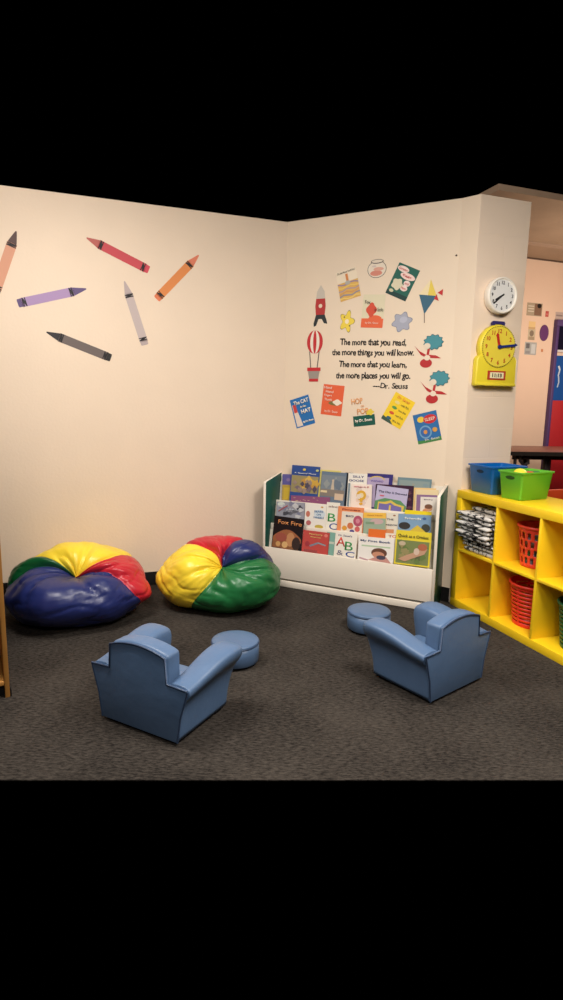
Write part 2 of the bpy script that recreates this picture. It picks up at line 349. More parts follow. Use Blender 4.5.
t, w, h = decal('cut-out title decal: orange letters over a green banner, centre under the quotation', (350, 398), (372.5, 395), (353.5, 427))
prints('printed_banner', [(rect(-.46, -.5, .5, -.14), (20, 84, 70)), (scal(.3, -.06, .17, .1, 5, .16), (222, 196, 70))], t, w, h)
text('HOP', -.22*w, .36*h, .5*w, .2*h, (226, 160, 104), t, -.002, .001); text('on', .0, .17*h, .14*w, .07*h, (226, 160, 104), t, -.002); text('POP', .0, .0, .5*w, .2*h, (226, 160, 104), t, -.002, .001); text('by Dr. Seuss', .0, -.32*h, .76*w, .13*h, W_, t, -.0035, .001)
t, w, h = decal('yellow cover decal with small coloured ovals, lower right under the quotation, tilted clockwise', (396.5, 392), (416, 403), (380.5, 418))
sh = [(rect(-.5, -.5, .5, .5), (236, 200, 44)), ([(-.5, -.5), (.1, -.5), (-.1, -.4), (-.5, -.36)], (60, 84, 70))]
for i, c in enumerate(((224, 206, 130), (92, 150, 76), (206, 84, 50), (54, 98, 116))): sh.append((ell(-.2, .22-i*.19, .12, .05), c))
prints('printed_cover', sh, t, w, h)
text('Dr. Seuss', -.0*w, .4*h, .6*w, .09*h, (214, 110, 60), t, -.0045)
for i, s in enumerate(('one fish', 'two fish', 'red fish', 'blue fish')): text(s, .2*w, (.22-i*.19)*h, .38*w, .07*h, (70, 70, 50), t, -.0045)
t, w, h = decal('blue cover decal with a red and a yellow oval, lowest right of the quotation', (412.5, 415.5), (436, 410), (418.5, 444.5))
sh = [(rect(-.5, -.5, .5, .5), (44, 104, 160)), ([(-.5, -.5), (.5, -.5), (.5, -.36), (0, -.42), (-.5, -.38)], (70, 130, 70)), (ell(-.2, .3, .15, .1), (226, 190, 60)), (ell(.18, .26, .28, .15), (196, 44, 48)), (ell(-.1, -.14, .26, .22, 28), (110, 154, 190)), (ell(-.1, -.14, .2, .17, 28), (54, 100, 160)), (ell(-.1, -.14, .08, .07), (206, 140, 70)), (ell(.3, -.12, .1, .08), (206, 150, 70))]
prints('printed_cover', sh, t, w, h); text('SLEEP', .18*w, .26*h, .42*w, .1*h, W_, t, -.0045); text('Dr. Seuss', .12*w, -.4*h, .6*w, .07*h, W_, t, -.0045)

# the quotation
u, z = B(374, 362)
q = wall_thing('wall_quotation', 'black lettering of a four line reading quotation on the back wall', 'wall lettering', CORNER, BD, TB, u, z)
for s, xl, xr, y, hp in (('The more that you read,', 340, 406.5, 342.5, 8.6), ('the more things you will know.', 332, 414, 353, 8.6), ('The more that you learn,', 339, 407, 364.6, 8.6), ('the more places you will go.', 336, 410.5, 376, 8.6), ('---Dr. Seuss', 373, 408, 385.5, 6)):
    a, b = B(xl, y), B(xr, y+0.6); c0, c1 = B((xl+xr)/2, y-hp/2), B((xl+xr)/2, y+hp/2)
    text(s, (a[0]+b[0])/2-u, (a[1]+b[1])/2-z, b[0]-a[0], c0[1]-c1[1], (28, 24, 24), q, -.0005, .0016 if s[0] != '-' else .0008, 'text_line', 7, math.degrees(atan2(b[1]-a[1], b[0]-a[0])))
# nail
u, z = B(456.5, 255.5); n = wall_thing('wall_nail', 'small dark nail in the back wall near the clock', 'nail', CORNER, BD, TB, u, z, off=0)
bm = bmesh.new(); lathe(bm, [(.004, 0), (.006, .004), (.003, .008)], 12, M=Matrix.Rotation(pi/2, 4, 'X')); from_bm('nail_head', bm, ink((80, 66, 56)), n)

# ------------------------------------------------------------------ round wall clock
n_ = WN; Pc = on_plane(503.0, 295.3, CW0-WN*.055, WN); u = (Pc-CW0).dot(WD)
clk = wall_thing('wall_clock', 'round white wall clock with black numerals, above the yellow learning clock', 'clock', CW0, WD, TH, u, Pc.z, off=0)
RX = Matrix.Rotation(pi/2, 4, 'X')
bm = bmesh.new(); lathe(bm, [(.09, .0), (.104, .003), (.108, .012), (.111, .028), (.112, .045), (.110, .056), (.105, .060), (.099, .058), (.097, .049)], 64, M=RX)
from_bm('case', bm, mat('clock_white', (238, 230, 216), .35), clk, True)
bm = bmesh.new(); lathe(bm, [(.0965, .0495), (.0965, .0505)], 64, M=RX); cdial = from_bm('dial', bm, mat('clock_dial', (226, 224, 220), .5), clk)
for i in range(1, 13):
    a = radians(90-30*i); text(str(i), .077*cos(a), .077*sin(a), 0, .022, (44, 42, 46), cdial, -.051, .0006, 'numeral')
for ang, ln, w, nm in ((230, .08, .010, 'minute_hand'), (238, .055, .013, 'hour_hand')):
    a = radians(90-ang); prints(nm, [([(cos(a)*-.015-sin(a)*w*.4, sin(a)*-.015+cos(a)*w*.4), (cos(a)*-.015+sin(a)*w*.4, sin(a)*-.015-cos(a)*w*.4), (cos(a)*ln+sin(a)*w*.5, sin(a)*ln-cos(a)*w*.5), (cos(a)*(ln+.008), sin(a)*(ln+.008)), (cos(a)*ln-sin(a)*w*.5, sin(a)*ln+cos(a)*w*.5)], (26, 24, 26))], clk, y0=-.0515-(.001 if nm[0] == 'm' else 0))

# ------------------------------------------------------------------ yellow learning clock
D2 = .05
Pc = on_plane(499.0, 346.9, CW0-WN*D2, WN); u = (Pc-CW0).dot(WD)
M_cy = mat('learning_clock_yellow', (228, 208, 54), .38, .5)
lc = wall_thing('learning_clock', 'yellow learning clock with red and blue hands, hung under the round white clock', 'clock', CW0, WD, TH, u, Pc.z, off=0.0005)
R_ = .133
bm = bmesh.new()
lathe(bm, [(R_*.97, 0), (R_+.006, .004), (R_+.006, .038), (R_, .044), (R_*.96, D2-.004)], 64, M=RX)
o = from_bm('case', bm, M_cy, lc, True)
bm = bmesh.new()
zb, zt = -.247, -.07
prof = [(-.155, zb), (.155, zb), (.155, zt-.01), (.142, zt+.012), (.115, zt+.02), (-.115, zt+.02), (-.142, zt+.012), (-.155, zt-.01)]
fr = [bm.verts.new((x, -.045, z)) for x, z in prof]; bk = [bm.verts.new((x, 0, z)) for x, z in prof]
bm.faces.new(fr); bm.faces.new(bk[::-1])
for i in range(len(prof)): j = (i+1) % len(prof); bm.faces.new((fr[i], bk[i], bk[j], fr[j]))
bmesh.ops.recalc_face_normals(bm, faces=bm.faces); o = from_bm('foot', bm, M_cy, lc); bev(o, .008, 3)
box('foot_ledge', -.15, .15, -.056, -.045, zb+.002, zb+.018, M_cy, lc, .003)
bm = bmesh.new(); lathe(bm, [(.124, D2-.006), (.124, D2)], 64, M=RX); ldial = from_bm('dial', bm, mat('learning_clock_dial', (232, 210, 70), .4), lc)
bm = bmesh.new()
for i in range(60):
    a = 2*pi*i/60; bx(bm, -.0022, .0022, -.0025, 0, -.003, .003, 0, Matrix.Translation((.127*cos(a), -D2+.001, .127*sin(a))) @ Matrix.Rotation(-a, 4, 'Y'))
from_bm('minute_track', bm, ink((120, 110, 50)), ldial)
for i in range(1, 13):
    a = radians(90-30*i); text(str(i), .098*cos(a), .098*sin(a), 0, .027, (188, 70, 30), ldial, -D2-.0005, .0008, 'numeral')
def hand(nm, ang, ln, w, rgb, y):
    a = radians(90-ang); M = Matrix.Rotation(-a, 4, 'Y'); bm = bmesh.new(); bx(bm, -.012, ln*.82, y-.004, y, -w/2, w/2, 0, M)
    vs = [(ln*.82, -w*.8), (ln, 0), (ln*.82, w*.8)]; f = [bm.verts.new(M @ Vector((x, y-.004, z))) for x, z in vs]; b = [bm.verts.new(M @ Vector((x, y, z))) for x, z in vs]
    bm.faces.new(f); bm.faces.new(b[::-1])
    for i in range(3): bm.faces.new((f[i], b[i], b[(i+1) % 3], f[(i+1) % 3]))
    bmesh.ops.recalc_face_normals(bm, faces=bm.faces); from_bm(nm, bm, ink(rgb, .4), lc)
hand('hour_hand', 345, .088, .016, (190, 40, 34), -D2-.002)
hand('minute_hand', 83, .138, .014, (34, 48, 116), -D2-.008)
bm = bmesh.new(); lathe(bm, [(.012, D2), (.012, D2+.014)], 20, M=RX); from_bm('hand_pin', bm, ink((34, 48, 116)), lc)
w_ = prints('digit_window', [(rect(-.07, -.207, .07, -.15), (176, 60, 36)), (rect(-.052, -.197, .052, -.16), (232, 222, 180))], lc, y0=-.045, step=.003)
text('11:13', 0, -.1785, .075, .024, (60, 60, 50), w_, -.0515, .001, 'digits')
bm = bmesh.new()
prof = [(-.045, R_+.002), (-.05, R_+.018), (-.04, R_+.028), (.04, R_+.028), (.05, R_+.018), (.045, R_+.002), (.03, R_+.002), (.028, R_+.010), (-.028, R_+.010), (-.03, R_+.002)]
fr = [bm.verts.new((x, -.032, z)) for x, z in prof]; bk = [bm.verts.new((x, -.014, z)) for x, z in prof]
bm.faces.new(fr); bm.faces.new(bk[::-1])
for i in range(len(prof)): j = (i+1) % len(prof); bm.faces.new((fr[i], bk[i], bk[j], fr[j]))
bmesh.ops.recalc_face_normals(bm, faces=bm.faces); from_bm('handle', bm, ink((50, 46, 104), .4), lc)

# ------------------------------------------------------------------ book rack
S0 = on_z(280, 586, 0); UL, UR = -.150, 1.120; RDEP = .262
S0 = S0-BN*.0
rk = thing('book_rack', 'white tiered book display rack with dark green ends, against the back wall', 'bookcase', S0, (0, 0, TB))
LIP = [(0., .29), (.085, .447), (.17, .61)]
def side_panel(x0, x1, green_in):
    bm = bmesh.new(); pr = [(0, .0), (0, .762), (.012, .77), (RDEP, .815), (RDEP, 0)]
    a = [bm.verts.new((x0, y, z)) for y, z in pr]; b = [bm.verts.new((x1, y, z)) for y, z in pr]
    bm.faces.new(a).material_index = 1; bm.faces.new(b[::-1]).material_index = 1
    for i in range(5): j = (i+1) % 5; bm.faces.new((a[i], b[i], b[j], a[j])).material_index = 0
    bmesh.ops.recalc_face_normals(bm, faces=bm.faces); o = from_bm('side_panel', bm, [M_white, M_green], rk); bev(o, .0015, 1)
side_panel(UL-.0, UL+.02, 1); side_panel(UR-.02, UR, 1)
box('front_panel', UL+.02, UR-.02, -.006, .006, .062, .285, M_white, rk, .002)
box('base_plinth', UL+.02, UR-.02, .012, .03, 0.0, .05, M_white, rk, .002)
box('base_moulding', UL+.005, UR-.005, -.012, -.0005, .002, .05, M_white, rk, .004)
box('shadow_gap', UL+.02, UR-.02, .02, .024, .05, .062, M_dark, rk)
for k, (d, z) in enumerate(LIP):
    nz = LIP[k+1][1] if k < 2 else .79; nd = LIP[k+1][0] if k < 2 else RDEP-.012
    if k: box('tier_lip', UL+.021, UR-.021, d, d+.005, z-.04, z+.004, M_white, rk, .002)
    box('tier_shelf', UL+.021, UR-.021, max(d, .001)+.0055, nd-.002, z-.03, z-.02, M_white, rk)
    bm = bmesh.new(); x0, x1 = UL+.021, UR-.021; y0 = d+.06 if k < 2 else d+.055; y1 = nd-.004
    vs = [(x0, y0, z-.02), (x1, y0, z-.02), (x1, y1, nz-.0405), (x0, y1, nz-.0405), (x0, y0+.006, z-.02), (x1, y0+.006, z-.02), (x1, y1+.0035, nz-.0405), (x0, y1+.0035, nz-.0405)]
    v = [bm.verts.new(c) for c in vs]
    for f in ((0, 1, 2, 3), (7, 6, 5, 4), (0, 4, 5, 1), (3, 2, 6, 7), (0, 3, 7, 4), (1, 5, 6, 2)): bm.faces.new([v[i] for i in f])
    bmesh.ops.recalc_face_normals(bm, faces=bm.faces); from_bm('tier_back', bm, M_white, rk)
box('back_panel', UL+.021, UR-.021, RDEP-.008, RDEP-.002, .05, .8, M_white, rk)

ROWN = ['front', 'middle', 'back']
LEAN = [radians(9), radians(9), radians(8)]
M_pages = mat('paper_pages', (226, 216, 196), .8, .2)
def book(row, slot, TLp, TRp, hbot, label, cover, arts=(), titles=(), name='picture_book', thick=.007, tilt=None):
    """corner pixels of the visible top edge; hbot = pixel y of the bottom edge, or None when it stands hidden behind the tier in front"""
    d, z = LIP[row]; al = LEAN[row]; off = .012+slot*.0105
    n = (BN*cos(al)-Vector((0, 0, sin(al))))                 # plane normal, away from the viewer
    e = (BN*sin(al)+Vector((0, 0, cos(al))))
    zb = z-.019
    P = S0+BN*(d+off)+Vector((0, 0, zb))
    a = on_plane(*TLp, P, n)-P; b = on_plane(*TRp, P, n)-P
    ax, az, bx_, bz = a.dot(BD), a.dot(e), b.dot(BD), b.dot(e)
    w = hypot(bx_-ax, bz-az); h = min(az, bz)-.0005 if hbot is None else (az+bz)/2-(on_plane((TLp[0]+TRp[0])/2, hbot, P, n)-P).dot(e)
    tl = atan2(bz-az, bx_-ax) if tilt is None else tilt
    if hbot is None or h > min(az, bz)-.004: h = min(az, bz)-.002-abs(sin(tl))*w*.4
    cx = (ax+bx_)/2+sin(tl)*h; 
    o = P+BD*cx+e*((az+bz)/2-h*cos(tl))
    # columns: BD, n, e
    M = Matrix(((BD.x, n.x, e.x), (BD.y, n.y, e.y), (BD.z, n.z, e.z))).to_4x4() @ Matrix.Rotation(-tl, 4, 'Y')
    t = thing(name, label, 'book', o, M.to_euler(), 'picture books on the display rack')
    bm = bmesh.new(); bx(bm, -w/2, w/2, 0, .0012, 0, h); bx(bm, -w/2, w/2, thick-.0012, thick, 0, h); bx(bm, -w/2, -w/2+.0012, .0012, thick-.0012, 0, h)
    c = from_bm('cover', bm, ink(cover, .35), t)
    bm = bmesh.new(); bx(bm, -w/2+.0013, w/2-.002, .0013, thick-.0013, .002, h-.002); from_bm('pages', bm, M_pages, t)
    if arts: prints('cover_picture', [([(x-.5, zz) for x, zz in p_], tuple(int(v*.86+u_*.14) for v, u_ in zip(c_, (170, 158, 140)))) for p_, c_ in arts], c, w, h, 0, .00025, .35)
    for s, x, zz, ww, hh, rgb in titles: text(s, (x-.5)*w, zz*h, ww*w, hh*h, rgb, c, -.0003-.00025*len(arts), .0003)
    return t
rr = random.Random(3)
def blobs(n, x0, z0, x1, z1, cols, r=.08):
    return [(scal(rr.uniform(x0, x1), rr.uniform(z0, z1), r*rr.uniform(.6, 1.3), r*rr.uniform(.5, 1.2), rr.choice((3, 4, 5)), .18, 24), rr.choice(cols)) for _ in range(n)]
NA = (34, 44, 110)
# back row
book(2, 2, (282.6, 474), (292.5, 474.3), None, 'purple and yellow book at the left end of the back row, behind the blue book', (96, 90, 150), [(rect(.02, .02, .98, .62), (186, 152, 60)), (rect(.2, .1, .9, .52), (206, 170, 50)), (ell(.6, .8, .2, .06), (130, 110, 160))])
book(2, 0, (292.3, 464.8), (320.2, 467), None, 'tall blue book with a yellow landscape, tallest in the back row', (50, 78, 140),
     [(rect(.02, .3, .98, .74), (150, 136, 90))]+blobs(9, .45, .45, .9, .68, [(206, 160, 60), (190, 140, 60), (214, 176, 80)], .11)+blobs(12, .08, .34, .9, .6, [(90, 88, 96), (110, 96, 110), (70, 66, 84), (150, 130, 120)], .08)+[(ell(.46, .9, .05, .03), (230, 200, 80)), (ell(.92, .9, .05, .03), (190, 196, 130))], [('A Special Place', .5, .8, .78, .045, (220, 220, 226))])
book(2, 1, (319.5, 469.5), (341, 471), None, 'yellow book in the back row, only its top edge showing over the grey one', (214, 200, 110))
book(2, 0, (322, 471), (346.7, 473), None, 'misty grey blue book with a pale figure, third along the back row', (104, 120, 136),
     [(rect(.02, .3, .98, .9), (116, 130, 142)), (rect(.02, .3, .98, .5), (128, 118, 110)), ([(.42, .5), (.56, .5), (.52, .74), (.46, .74)], (196, 180, 160)), (ell(.49, .76, .04, .03), (214, 190, 160)), (rect(.02, .4, .28, .46), (226, 206, 160)), (rect(.6, .22, .95, .4), (214, 186, 160))]+blobs(5, .1, .6, .9, .85, [(96, 112, 130), (140, 148, 150)], .1))
book(2, 2, (345.5, 472.5), (353, 473), None, 'black spined book in the back row, a narrow strip behind the white title', (38, 44, 52))
book(2, 1, (348.5, 473), (367.3, 474), None, 'white book with dark blue title letters, behind the golden question mark book', (232, 226, 214), [(rect(.03, .05, .14, .72), (120, 140, 150))], [('SILLY', .55, .91, .6, .06, NA), ('GOOSE', .45, .8, .8, .06, NA)])
book(2, 0, (351.5, 484), (372, 484.6), None, 'white book with a golden question mark shape in the back row', (236, 220, 206), blobs(7, .1, .2, .9, .9, [(226, 206, 196), (240, 212, 190)], .1)+[(ell(.5, .56, .24, .2), (226, 170, 50)), (ell(.5, .56, .12, .1), (238, 220, 170)), (rect(.28, .42, .5, .6), (236, 220, 206)), (band(.5, .3, .52, .46, .14), (226, 170, 50)), (ell(.5, .23, .09, .05), (226, 170, 50))], [('What is it', .5, .9, .75, .06, (206, 120, 130))])
book(2, 2, (367.5, 473.2), (393, 474.6), None, 'navy book with a yellow arch on a lilac ground, in the back row', (58, 50, 116), [(rect(.0, .1, .86, .9), (176, 160, 196)), (ell(.4, .84, .3, .1, 20, 0, 180), (214, 186, 90)), (ell(.4, .84, .26, .07, 20, 0, 180), (176, 160, 196))], [('WIZARD', .4, .8, .5, .05, (110, 90, 160))])
book(2, 1, (376, 484), (413.6, 486), None, 'dark maroon book behind the lavender snow book', (62, 34, 54), blobs(6, .8, .2, .97, .8, [(90, 50, 60), (80, 40, 70)], .05))
book(2, 0, (377.3, 485), (408.6, 489.3), None, 'lavender and green book titled about snow, standing tilted in the back row', (186, 178, 206),
     [([(0, 0), (1, 0), (1, .3), (.8, .5), (.3, .52), (0, .36)], (84, 142, 92)), ([(.1, 0), (.92, 0), (.94, .3), (.7, .34), (.5, .46), (.3, .36), (.1, .34)], (222, 190, 80)), ([(.14, 0), (.88, 0), (.86, .24), (.62, .28), (.5, .36), (.36, .28), (.14, .28)], (110, 100, 170)), (rect(.47, .0, .53, .26), (222, 190, 80)), (ell(.2, .6, .08, .03), (206, 90, 110))], [('The Day It Snowed', .52, .76, .9, .11, (56, 56, 84))])
book(2, 2, (398, 477), (431.8, 479.4), None, 'grey teal book at the right of the back row, only the top showing', (112, 136, 142), [(rect(.05, .6, .95, .93), (132, 150, 150))]+blobs(5, .1, .7, .9, .86, [(146, 150, 140), (120, 146, 156)], .07))
book(2, 0, (415.5, 489.2), (438.6, 490), None, 'cream book with a purple frame around a baby picture, right end of the back row', (226, 204, 160), [(rect(.06, 0, .96, .8), (132, 96, 140)), (rect(.24, .0, .96, .72), (232, 224, 214)), (ell(.6, .3, .17, .13), (206, 150, 120)), (ell(.6, .36, .17, .09), (110, 70, 50)), (ell(.45, .2, .1, .06), (214, 140, 90))], [('Baby', .6, .62, .4, .05, (130, 120, 130))])
book(2, 1, (414, 487.6), (436, 488.4), None, 'tan book directly behind the purple framed baby book', (226, 190, 130))
book(2, -.42, (291, 495.2), (330, 497.4), None, 'low pink purple book with pale dots, lying across the front of the blue book', (140, 82, 116), blobs(8, .05, .3, .95, .95, [(230, 190, 180), (220, 200, 150)], .03), thick=.004)
# middle row
book(1, 0, (277, 501.5), (304.8, 502.8), None, 'grey and white jungle patterned book with a pale disc, left end of the middle row', (150, 150, 160), [(ell(.16, .9, .13, .09), (214, 220, 210))]+blobs(16, .1, .4, .95, .95, [(90, 92, 104), (200, 200, 204), (60, 62, 74), (120, 124, 150)], .09)+[(band(.08, .6, .4, .85, .03), (170, 60, 60))], [('JUNGLE', .6, .68, .5, .08, (200, 206, 214))])
book(1, 0, (305.5, 503.6), (326.6, 505), None, 'white book with blue title and small pictures, middle row beside the jungle book', (230, 224, 214), [(ell(.15, .6, .1, .12), (196, 110, 90)), (ell(.2, .25, .12, .1), (186, 96, 96)), (ell(.7, .12, .2, .08), (196, 170, 60)), (ell(.8, .9, .06, .03), (200, 150, 60)), (ell(.7, .62, .26, .18), (206, 220, 230))], [('BEARS', .66, .72, .42, .08, (60, 104, 150)), ('ON', .66, .6, .2, .07, (60, 104, 150)), ('WHEELS', .66, .48, .5, .08, (60, 104, 150))])
book(1, 1, (327, 502), (340, 503), None, 'white alphabet book, a narrow strip with a green B in the middle row', (232, 226, 212), [], [('B', .45, .48, .6, .28, (52, 146, 74)), ('C', .6, .18, .6, .22, (40, 70, 150)), ('abc', .5, .86, .7, .07, (120, 90, 80))])
book(1, 0, (338.4, 506), (364, 508), None, 'orange framed white book with round flower shapes in the middle row', (226, 140, 92), [(rect(.16, .02, .98, .82), (234, 224, 208)), (ell(.8, .5, .18, .2), (176, 70, 100)), (ell(.52, .3, .12, .12), (206, 110, 70)), (ell(.3, .2, .1, .09), (220, 150, 50)), (ell(.6, .1, .09, .07), (70, 60, 130)), (ell(.8, .2, .1, .1), (206, 90, 90)), (ell(.8, .5, .08, .09), (214, 130, 150))], [('Flowers', .52, .9, .7, .06, (176, 80, 60)), ('BIG', .48, .66, .3, .07, (70, 80, 110))])
book(1, 0, (363.6, 512.4), (386, 513), None, 'yellow and sage green book with a pink picture in the middle row', (236, 186, 80), [(rect(0, .02, 1, .76), (150, 174, 150)), (ell(.6, .62, .3, .12), (200, 170, 170)), (rect(.1, .5, .5, .6), (120, 150, 120))], [('Once Upon', .5, .88, .7, .06, (200, 130, 50))])
book(1, 1, (385, 512.6), (398.6, 513.2), None, 'white book with grey lines of print, narrow in the middle row', (230, 220, 206), [(rect(0, 0, 1, 1), (230, 222, 206)), (ell(.7, .9, .1, .03), (140, 90, 60)), (rect(0, 0, .7, .35), (214, 140, 90))], [('THE', .4, .74, .5, .07, (70, 70, 80)), ('WINDOW', .5, .52, .9, .07, (70, 70, 80))])
book(1, 1, (405, 509.7), (431.6, 512), None, 'bright yellow book at the right of the middle row, top strip showing', (232, 206, 40))
book(1, 0, (398.6, 513.6), (431.3, 515.4), None, 'grey blue book with black animal shapes at the right end of the middle row', (128, 158, 186), [(ell(.2, .55, .18, .14), (44, 44, 44)), (ell(.85, .5, .13, .16), (56, 60, 56)), ([(.3, .3), (.6, .6), (.85, .36), (.8, .25)], (222, 190, 60)), (rect(0, 0, 1, .3), (96, 110, 80)), (ell(.8, .86, .06, .05), (60, 90, 150))], [('Friends', .45, .84, .5, .08, (236, 236, 230))])
# front row
book(0, 0, (274.6, 515.5), (304, 519.5), 549.8, 'black book with orange script title above a brown horse picture, left end of front row', (30, 24, 26), [(scal(.5, .3, .46, .3, 4, .06, 30), (150, 84, 50)), (rect(.02, .02, .9, .22), (130, 80, 48)), (ell(.62, .32, .14, .22), (190, 130, 84)), (ell(.82, .22, .14, .2), (40, 26, 24)), (ell(.3, .36, .2, .14), (150, 70, 56)), (ell(.45, .14, .1, .1), (216, 170, 110)), (ell(.22, .14, .08, .08), (200, 150, 90))], [('Fox Fire', .55, .83, .8, .13, (226, 150, 90))])
book(0, 0, (303.4, 529.8), (329.5, 533), 554, 'red book with a teal squiggle in the front row beside the black book', (186, 56, 56), [(rect(.01, .01, .99, .99), (190, 62, 58)), (band(.3, .32, .62, .5, .07), (110, 130, 150)), (band(.6, .5, .9, .42, .06), (130, 150, 160)), (ell(.88, .86, .07, .07), (226, 120, 110)), (ell(.2, .4, .09, .12), (156, 40, 50)), (rect(.08, .05, .6, .16), (150, 60, 60))], [('Nursery', .5, .85, .5, .09, (226, 200, 120)), ('Rhymes', .5, .73, .4, .06, (226, 200, 120))])
book(0, 1, (327, 531.8), (336, 533), 555.5, 'pale teal book, a thin strip between the red book and the alphabet book', (128, 170, 156), [(rect(.3, .5, .9, .6), (200, 206, 190))])
book(0, 0, (335.8, 531), (357.6, 533.6), 557.6, 'white alphabet book with big red A, green B and blue C in the front row', (234, 226, 212), [], [("Dr. Seuss's", .45, .86, .62, .07, (60, 60, 110)), ('A', .28, .6, .42, .36, (204, 60, 44)), ('B', .66, .46, .36, .34, (56, 142, 76)), ('C', .74, .14, .4, .22, (40, 70, 150)), ('&', .28, .16, .3, .2, (110, 110, 130))])
book(0, 2, (368.6, 528.6), (386, 530), 556, 'plain orange book peeping out above the middle of the front row', (222, 112, 50))
book(0, 1, (385.6, 533), (397.4, 533.8), 558, 'white book with orange lettering tucked between two books of the front row', (234, 224, 206), [], [('TO', .6, .88, .7, .11, (220, 100, 50))])
book(0, 0, (358.8, 536), (394.5, 539.2), 562.6, 'white book with a blue title over a child reading, in the front row', (234, 228, 220), [(rect(.1, .6, .9, .66), (180, 206, 170)), (ell(.6, .38, .22, .2), (96, 58, 44)), (ell(.58, .3, .17, .13), (206, 140, 110)), ([(.3, .06), (.95, .0), (.8, .24), (.5, .2)], (196, 140, 130)), (ell(.66, .2, .13, .09), (60, 60, 80)), (band(.05, .12, .3, .04, .06), (190, 150, 160))], [('My First Book', .48, .83, .84, .11, (50, 70, 120))])
book(0, -.4, (396.4, 529.6), (431.8, 533), 566, 'yellow book with a green meadow picture and a cricket title, right end of front row', (226, 204, 60), [(rect(.04, .04, .96, .72), (116, 128, 74))]+blobs(12, .12, .12, .9, .62, [(96, 120, 60), (150, 140, 90), (86, 96, 60)], .09)+[([(.1, .16), (.36, .3), (.7, .46), (.92, .52), (.84, .36), (.5, .2), (.3, .1)], (196, 150, 120)), (ell(.78, .56, .13, .1), (176, 96, 66)), (ell(.62, .42, .08, .1), (216, 190, 170)), (ell(.2, .62, .1, .06), (200, 180, 150))], [('Quick as a Cricket', .5, .84, .86, .1, (70, 66, 40))])

# ------------------------------------------------------------------ yellow cube shelf
ks = thing('cube_shelf', 'yellow open cube shelf, two rows high, running along the right side', 'shelf', K0, (0, 0, TK))
KL, KH, T_, tt, KDp = 1.49, .79, .05, .016, .39
box('top_panel', 0, KL, 0, KDp, KH-T_, KH, M_yel, ks, .0015)
box('bottom_panel', 0, KL, 0, KDp, 0.0, T_, M_yel, ks, .0015)
for x in (0, KL-T_): box('side_panel', x, x+T_, .0003, KDp, T_+.0002, KH-T_-.0002, M_yel, ks, .0012)
cw = (KL-2*T_-3*tt)/4
xs = [T_+i*(cw+tt) for i in range(4)]
for i in (1, 2, 3): box('divider', xs[i]-tt, xs[i], .001, KDp-.001, T_+.0002, KH-T_-.0002, M_yel, ks, .001)
ZM = KH/2
for i in range(4): box('middle_shelf', xs[i]+.0002, xs[i]+cw-.0002, .002, KDp-.002, ZM-tt/2, ZM+tt/2, M_yel, ks, .001)
def kpt(s, d, z): return K0+KD*s+KN*d+Vector((0, 0, z))

# folded cloths in the first cell
def zebra():
    m = mat('black_white_print_cloth', (214, 210, 204), .85, .2, 0, 1, .4, 30); nt = m.node_tree; b = nt.nodes['Principled BSDF']
    tc = nt.nodes.new('ShaderNodeTexCoord'); v = nt.nodes.new('ShaderNodeTexVoronoi'); v.feature = 'DISTANCE_TO_EDGE'; v.inputs['Scale'].default_value = 15
    nz = nt.nodes.new('ShaderNodeTexNoise'); nz.inputs['Scale'].default_value = 14
    mx = nt.nodes.new('ShaderNodeMix'); mx.data_type = 'RGBA'; mx.inputs[0].default_value = .12
    nt.links.new(tc.outputs['Object'], nz.inputs['Vector']); nt.links.new(tc.outputs['Object'], mx.inputs[6]); nt.links.new(nz.outputs['Color'], mx.inputs[7]); nt.links.new(mx.outputs[2], v.inputs['Vector'])
    r = nt.nodes.new('ShaderNodeValToRGB'); e = r.color_ramp.elements; e[0].position = .045; e[0].color = (.012, .012, .016, 1); e[1].position = .085; e[1].color = (*s2l((214, 210, 204)), 1)
    nt.links.new(v.outputs['Distance'], r.inputs[0]); nt.links.new(r.outputs[0], b.inputs['Base Color'])
    return m
M_zeb = zebra()
ncl = 10; zc = ZM+tt/2
cl_lab = ['lowest', 'second from the bottom', 'third from the bottom', 'fourth from the bottom', 'fifth from the bottom', 'fifth from the top', 'fourth from the top', 'third from the top', 'second from the top', 'topmost']
